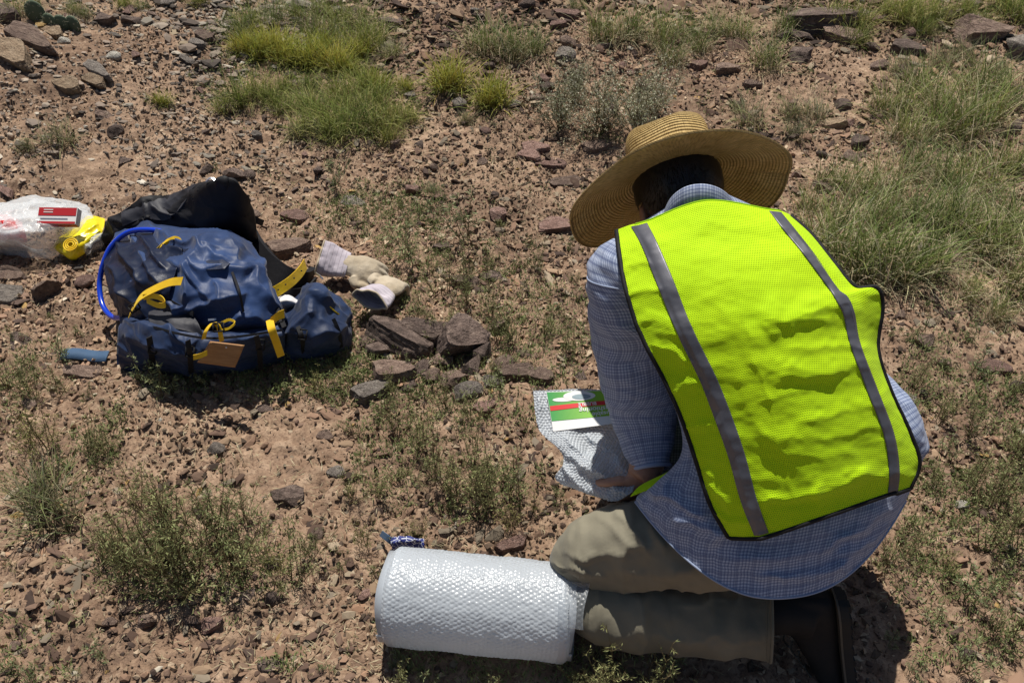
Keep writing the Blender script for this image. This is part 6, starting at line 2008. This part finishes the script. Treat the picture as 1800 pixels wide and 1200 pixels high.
# ---- bubble wrap pouch with a printed label, held in the left hand
pouch = empty('bubble_wrap_sheet', tuple(at_d(1000, 760, 1.70)))
tag(pouch, 'crumpled bubble wrap sheet with a green and red label, held by the left hand', 'bubble wrap')
PR = [[(937, 687, 1.80), (975, 686, 1.80), (1020, 684, 1.80), (1075, 686, 1.79), (1120, 690, 1.78)],
      [(942, 730, 1.775), (985, 724, 1.77), (1030, 720, 1.775), (1085, 722, 1.77), (1130, 726, 1.77)],
      [(952, 762, 1.75), (990, 766, 1.745), (1030, 762, 1.755), (1085, 765, 1.75), (1135, 765, 1.75)],
      [(985, 792, 1.735), (1010, 796, 1.72), (1040, 796, 1.73), (1090, 798, 1.72), (1130, 800, 1.72)],
      [(990, 815, 1.72), (1018, 822, 1.70), (1050, 826, 1.695), (1090, 830, 1.69), (1125, 826, 1.70)],
      [(976, 838, 1.72), (1010, 852, 1.70), (1045, 862, 1.685), (1078, 866, 1.668), (1118, 846, 1.665)],
      [(990, 852, 1.73), (1020, 862, 1.71), (1055, 874, 1.69), (1084, 880, 1.662), (1112, 864, 1.655)]]
G_ = surf(np.array(PR, float), 330, 330)
f = folds(G_[..., 0], G_[..., 1], [(950, 765, 1050, 830, 9, .012), (1000, 775, 1100, 870, 10, .014), (1040, 770, 1110, 840, 9, .010), (975, 800, 1040, 870, 8, .010), (945, 700, 960, 770, 6, .006)])
P = at_d(G_[..., 0], G_[..., 1], G_[..., 2] - f * 1.0)
duv = uv_of(P).reshape(330, 330, 2)
u_, v_ = duv[..., 0] / .0075, (duv[..., 1]) / (.0075 * .866)
bb = np.zeros_like(u_)
for dr in (-1, 0, 1):
    r_ = np.round(v_) + dr
    ofs = np.mod(r_, 2) * .5
    cA = np.round(u_ - ofs) + ofs
    bb = np.maximum(bb, np.clip(1 - ((u_ - cA) ** 2 + ((v_ - r_) * .866) ** 2) / .17, 0, 1) ** .5)
N = grid_normals(P); N = N * np.sign((N * (CP - P)).sum(-1).mean())
cr_ = fbm(P.reshape(-1, 3), 30, 9, 3).reshape(330, 330) * .003
Pb_ = P + N * (bb * .0018 + cr_)[..., None]
M['bubble_sheet'] = bubble_mat('bubble wrap sheet', .72)
V, F = thick_grid(Pb_, .0006)
child('film', V, F, M['bubble_sheet'], pouch)
# label: flat printed paper lying on the upper part, its print upside down for us
def lab_pt(u, v):
    """u 0..1 left to right, v 0..1 top to bottom of the label in the picture"""
    u, v = np.asarray(u, float), np.asarray(v, float)
    a, b, c_, d = np.array([960., 688.]), np.array([1125., 684.]), np.array([972., 757.]), np.array([1135., 736.])
    q = (a * (1 - u)[..., None] + b * u[..., None]) * (1 - v)[..., None] + (c_ * (1 - u)[..., None] + d * u[..., None]) * v[..., None]
    dep = (1.7925 - .035 * v)
    return at_d(q[..., 0], q[..., 1], dep + .003 * np.sin(u * 5)) 
LB = .0
def lab_patch(name, poly_u, poly_v, mat, lift_, parent=None, n=14):
    """strip between two v curves over u"""
    U = np.linspace(poly_u[0], poly_u[1], n)
    v0 = np.interp(U, np.linspace(poly_u[0], poly_u[1], len(poly_v[0])), poly_v[0])
    v1 = np.interp(U, np.linspace(poly_u[0], poly_u[1], len(poly_v[1])), poly_v[1])
    P = np.stack([lab_pt(U, v0 * (1 - t) + v1 * t) for t in np.linspace(0, 1, 5)])
    P = P - FW * lift_
    V, F = thick_grid(P, .0004)
    o = child(name, V, F, mat, pouch, smooth=False)
    if parent is not None: o.parent = parent
    return o
m = MT('label green'); c = m.coord()
g_ = m.n('ShaderNodeSeparateXYZ'); m.l(c, g_.inputs[0])
mr = m.n('ShaderNodeMapRange'); m.l(g_.outputs[0], mr.inputs[0]); mr.inputs[1].default_value = -.05; mr.inputs[2].default_value = .09
m.set(m.ramp(mr.outputs[0], [(0, (0.0, 0.27, 0.08)), (1, (0.32, 0.62, 0.02))]), .4); M['lgreen'] = m.m
m = MT('label white'); m.set((0.8, 0.8, 0.8), .4); M['lwhite'] = m.m
m = MT('label red'); m.set((0.68, 0.02, 0.025), .4); M['lred'] = m.m
m = MT('label grey blue'); m.set((0.28, 0.37, 0.42), .35); M['lgrey'] = m.m
lab = lab_patch('label', (0, 1), ([0, 0], [1, 1]), M['lwhite'], .0105)
lab_patch('green_field', (0.003, .997), ([.01, .01], [.74, .76]), M['lgreen'], .0112, lab)
lab_patch('red_band', (0.01, .997), ([.36, .30, .30], [.48, .42, .42]), M['lred'], .0119, lab)
# pictured white roll above the band
def blob(name, cu, cv, ru, rv, mat, lift_):
    an = np.linspace(0, 2 * math.pi, 28, endpoint=False)
    P = np.concatenate([lab_pt(cu + ru * np.cos(an), cv + rv * np.sin(an)), [lab_pt(np.array(cu), np.array(cv))]]) - FW * lift_
    c_ = np.arange(28)
    o = child(name, P, np.stack([(c_ + 1) % 28, c_, np.full(28, 28)], 1), mat, pouch)
    o.parent = lab
blob('printed_roll', .34, .13, .17, .13, M['lwhite'], .0124)
blob('printed_sheet', .17, .21, .12, .055, M['lwhite'], .0122)
blob('printed_core', .36, .15, .10, .07, M['lgrey'], .0130)
def lab_text(txt, cu, cv, h, mat):
    cd = bpy.data.curves.new('text', 'FONT')
    cd.body = txt; cd.align_x = 'LEFT'; cd.offset = .012
    to = bpy.data.objects.new('text', cd); COL.objects.link(to)
    dg = bpy.context.evaluated_depsgraph_get(); dg.update()
    me_ = bpy.data.meshes.new_from_object(to.evaluated_get(dg))
    bpy.data.objects.remove(to)
    n = len(me_.vertices)
    co = np.empty(n * 3, np.float32); me_.vertices.foreach_get('co', co); co = co.reshape(-1, 3)
    co[:, 0] -= co[:, 0].max()
    # turned half round: the end of the word is at the left
    u = cu - co[:, 0] * h * .45
    v = cv - (0 - co[:, 1]) * h * 1.0
    P = lab_pt(u, v) - FW * .0129 - np.array(pouch.location)
    me_.vertices.foreach_set('co', P.astype(np.float32).ravel()); me_.update()
    o = link('lettering', me_, mat, pouch); o.parent = lab
    me_.materials.clear(); me_.materials.append(mat)
lab_text('BUBBLE', .31, .315, .13, M['lwhite'])
lab_text('Cushioning', .31, .46, .19, M['lwhite'])
lab_text('Reusable', .44, .61, .17, M['lwhite'])
print('all built')
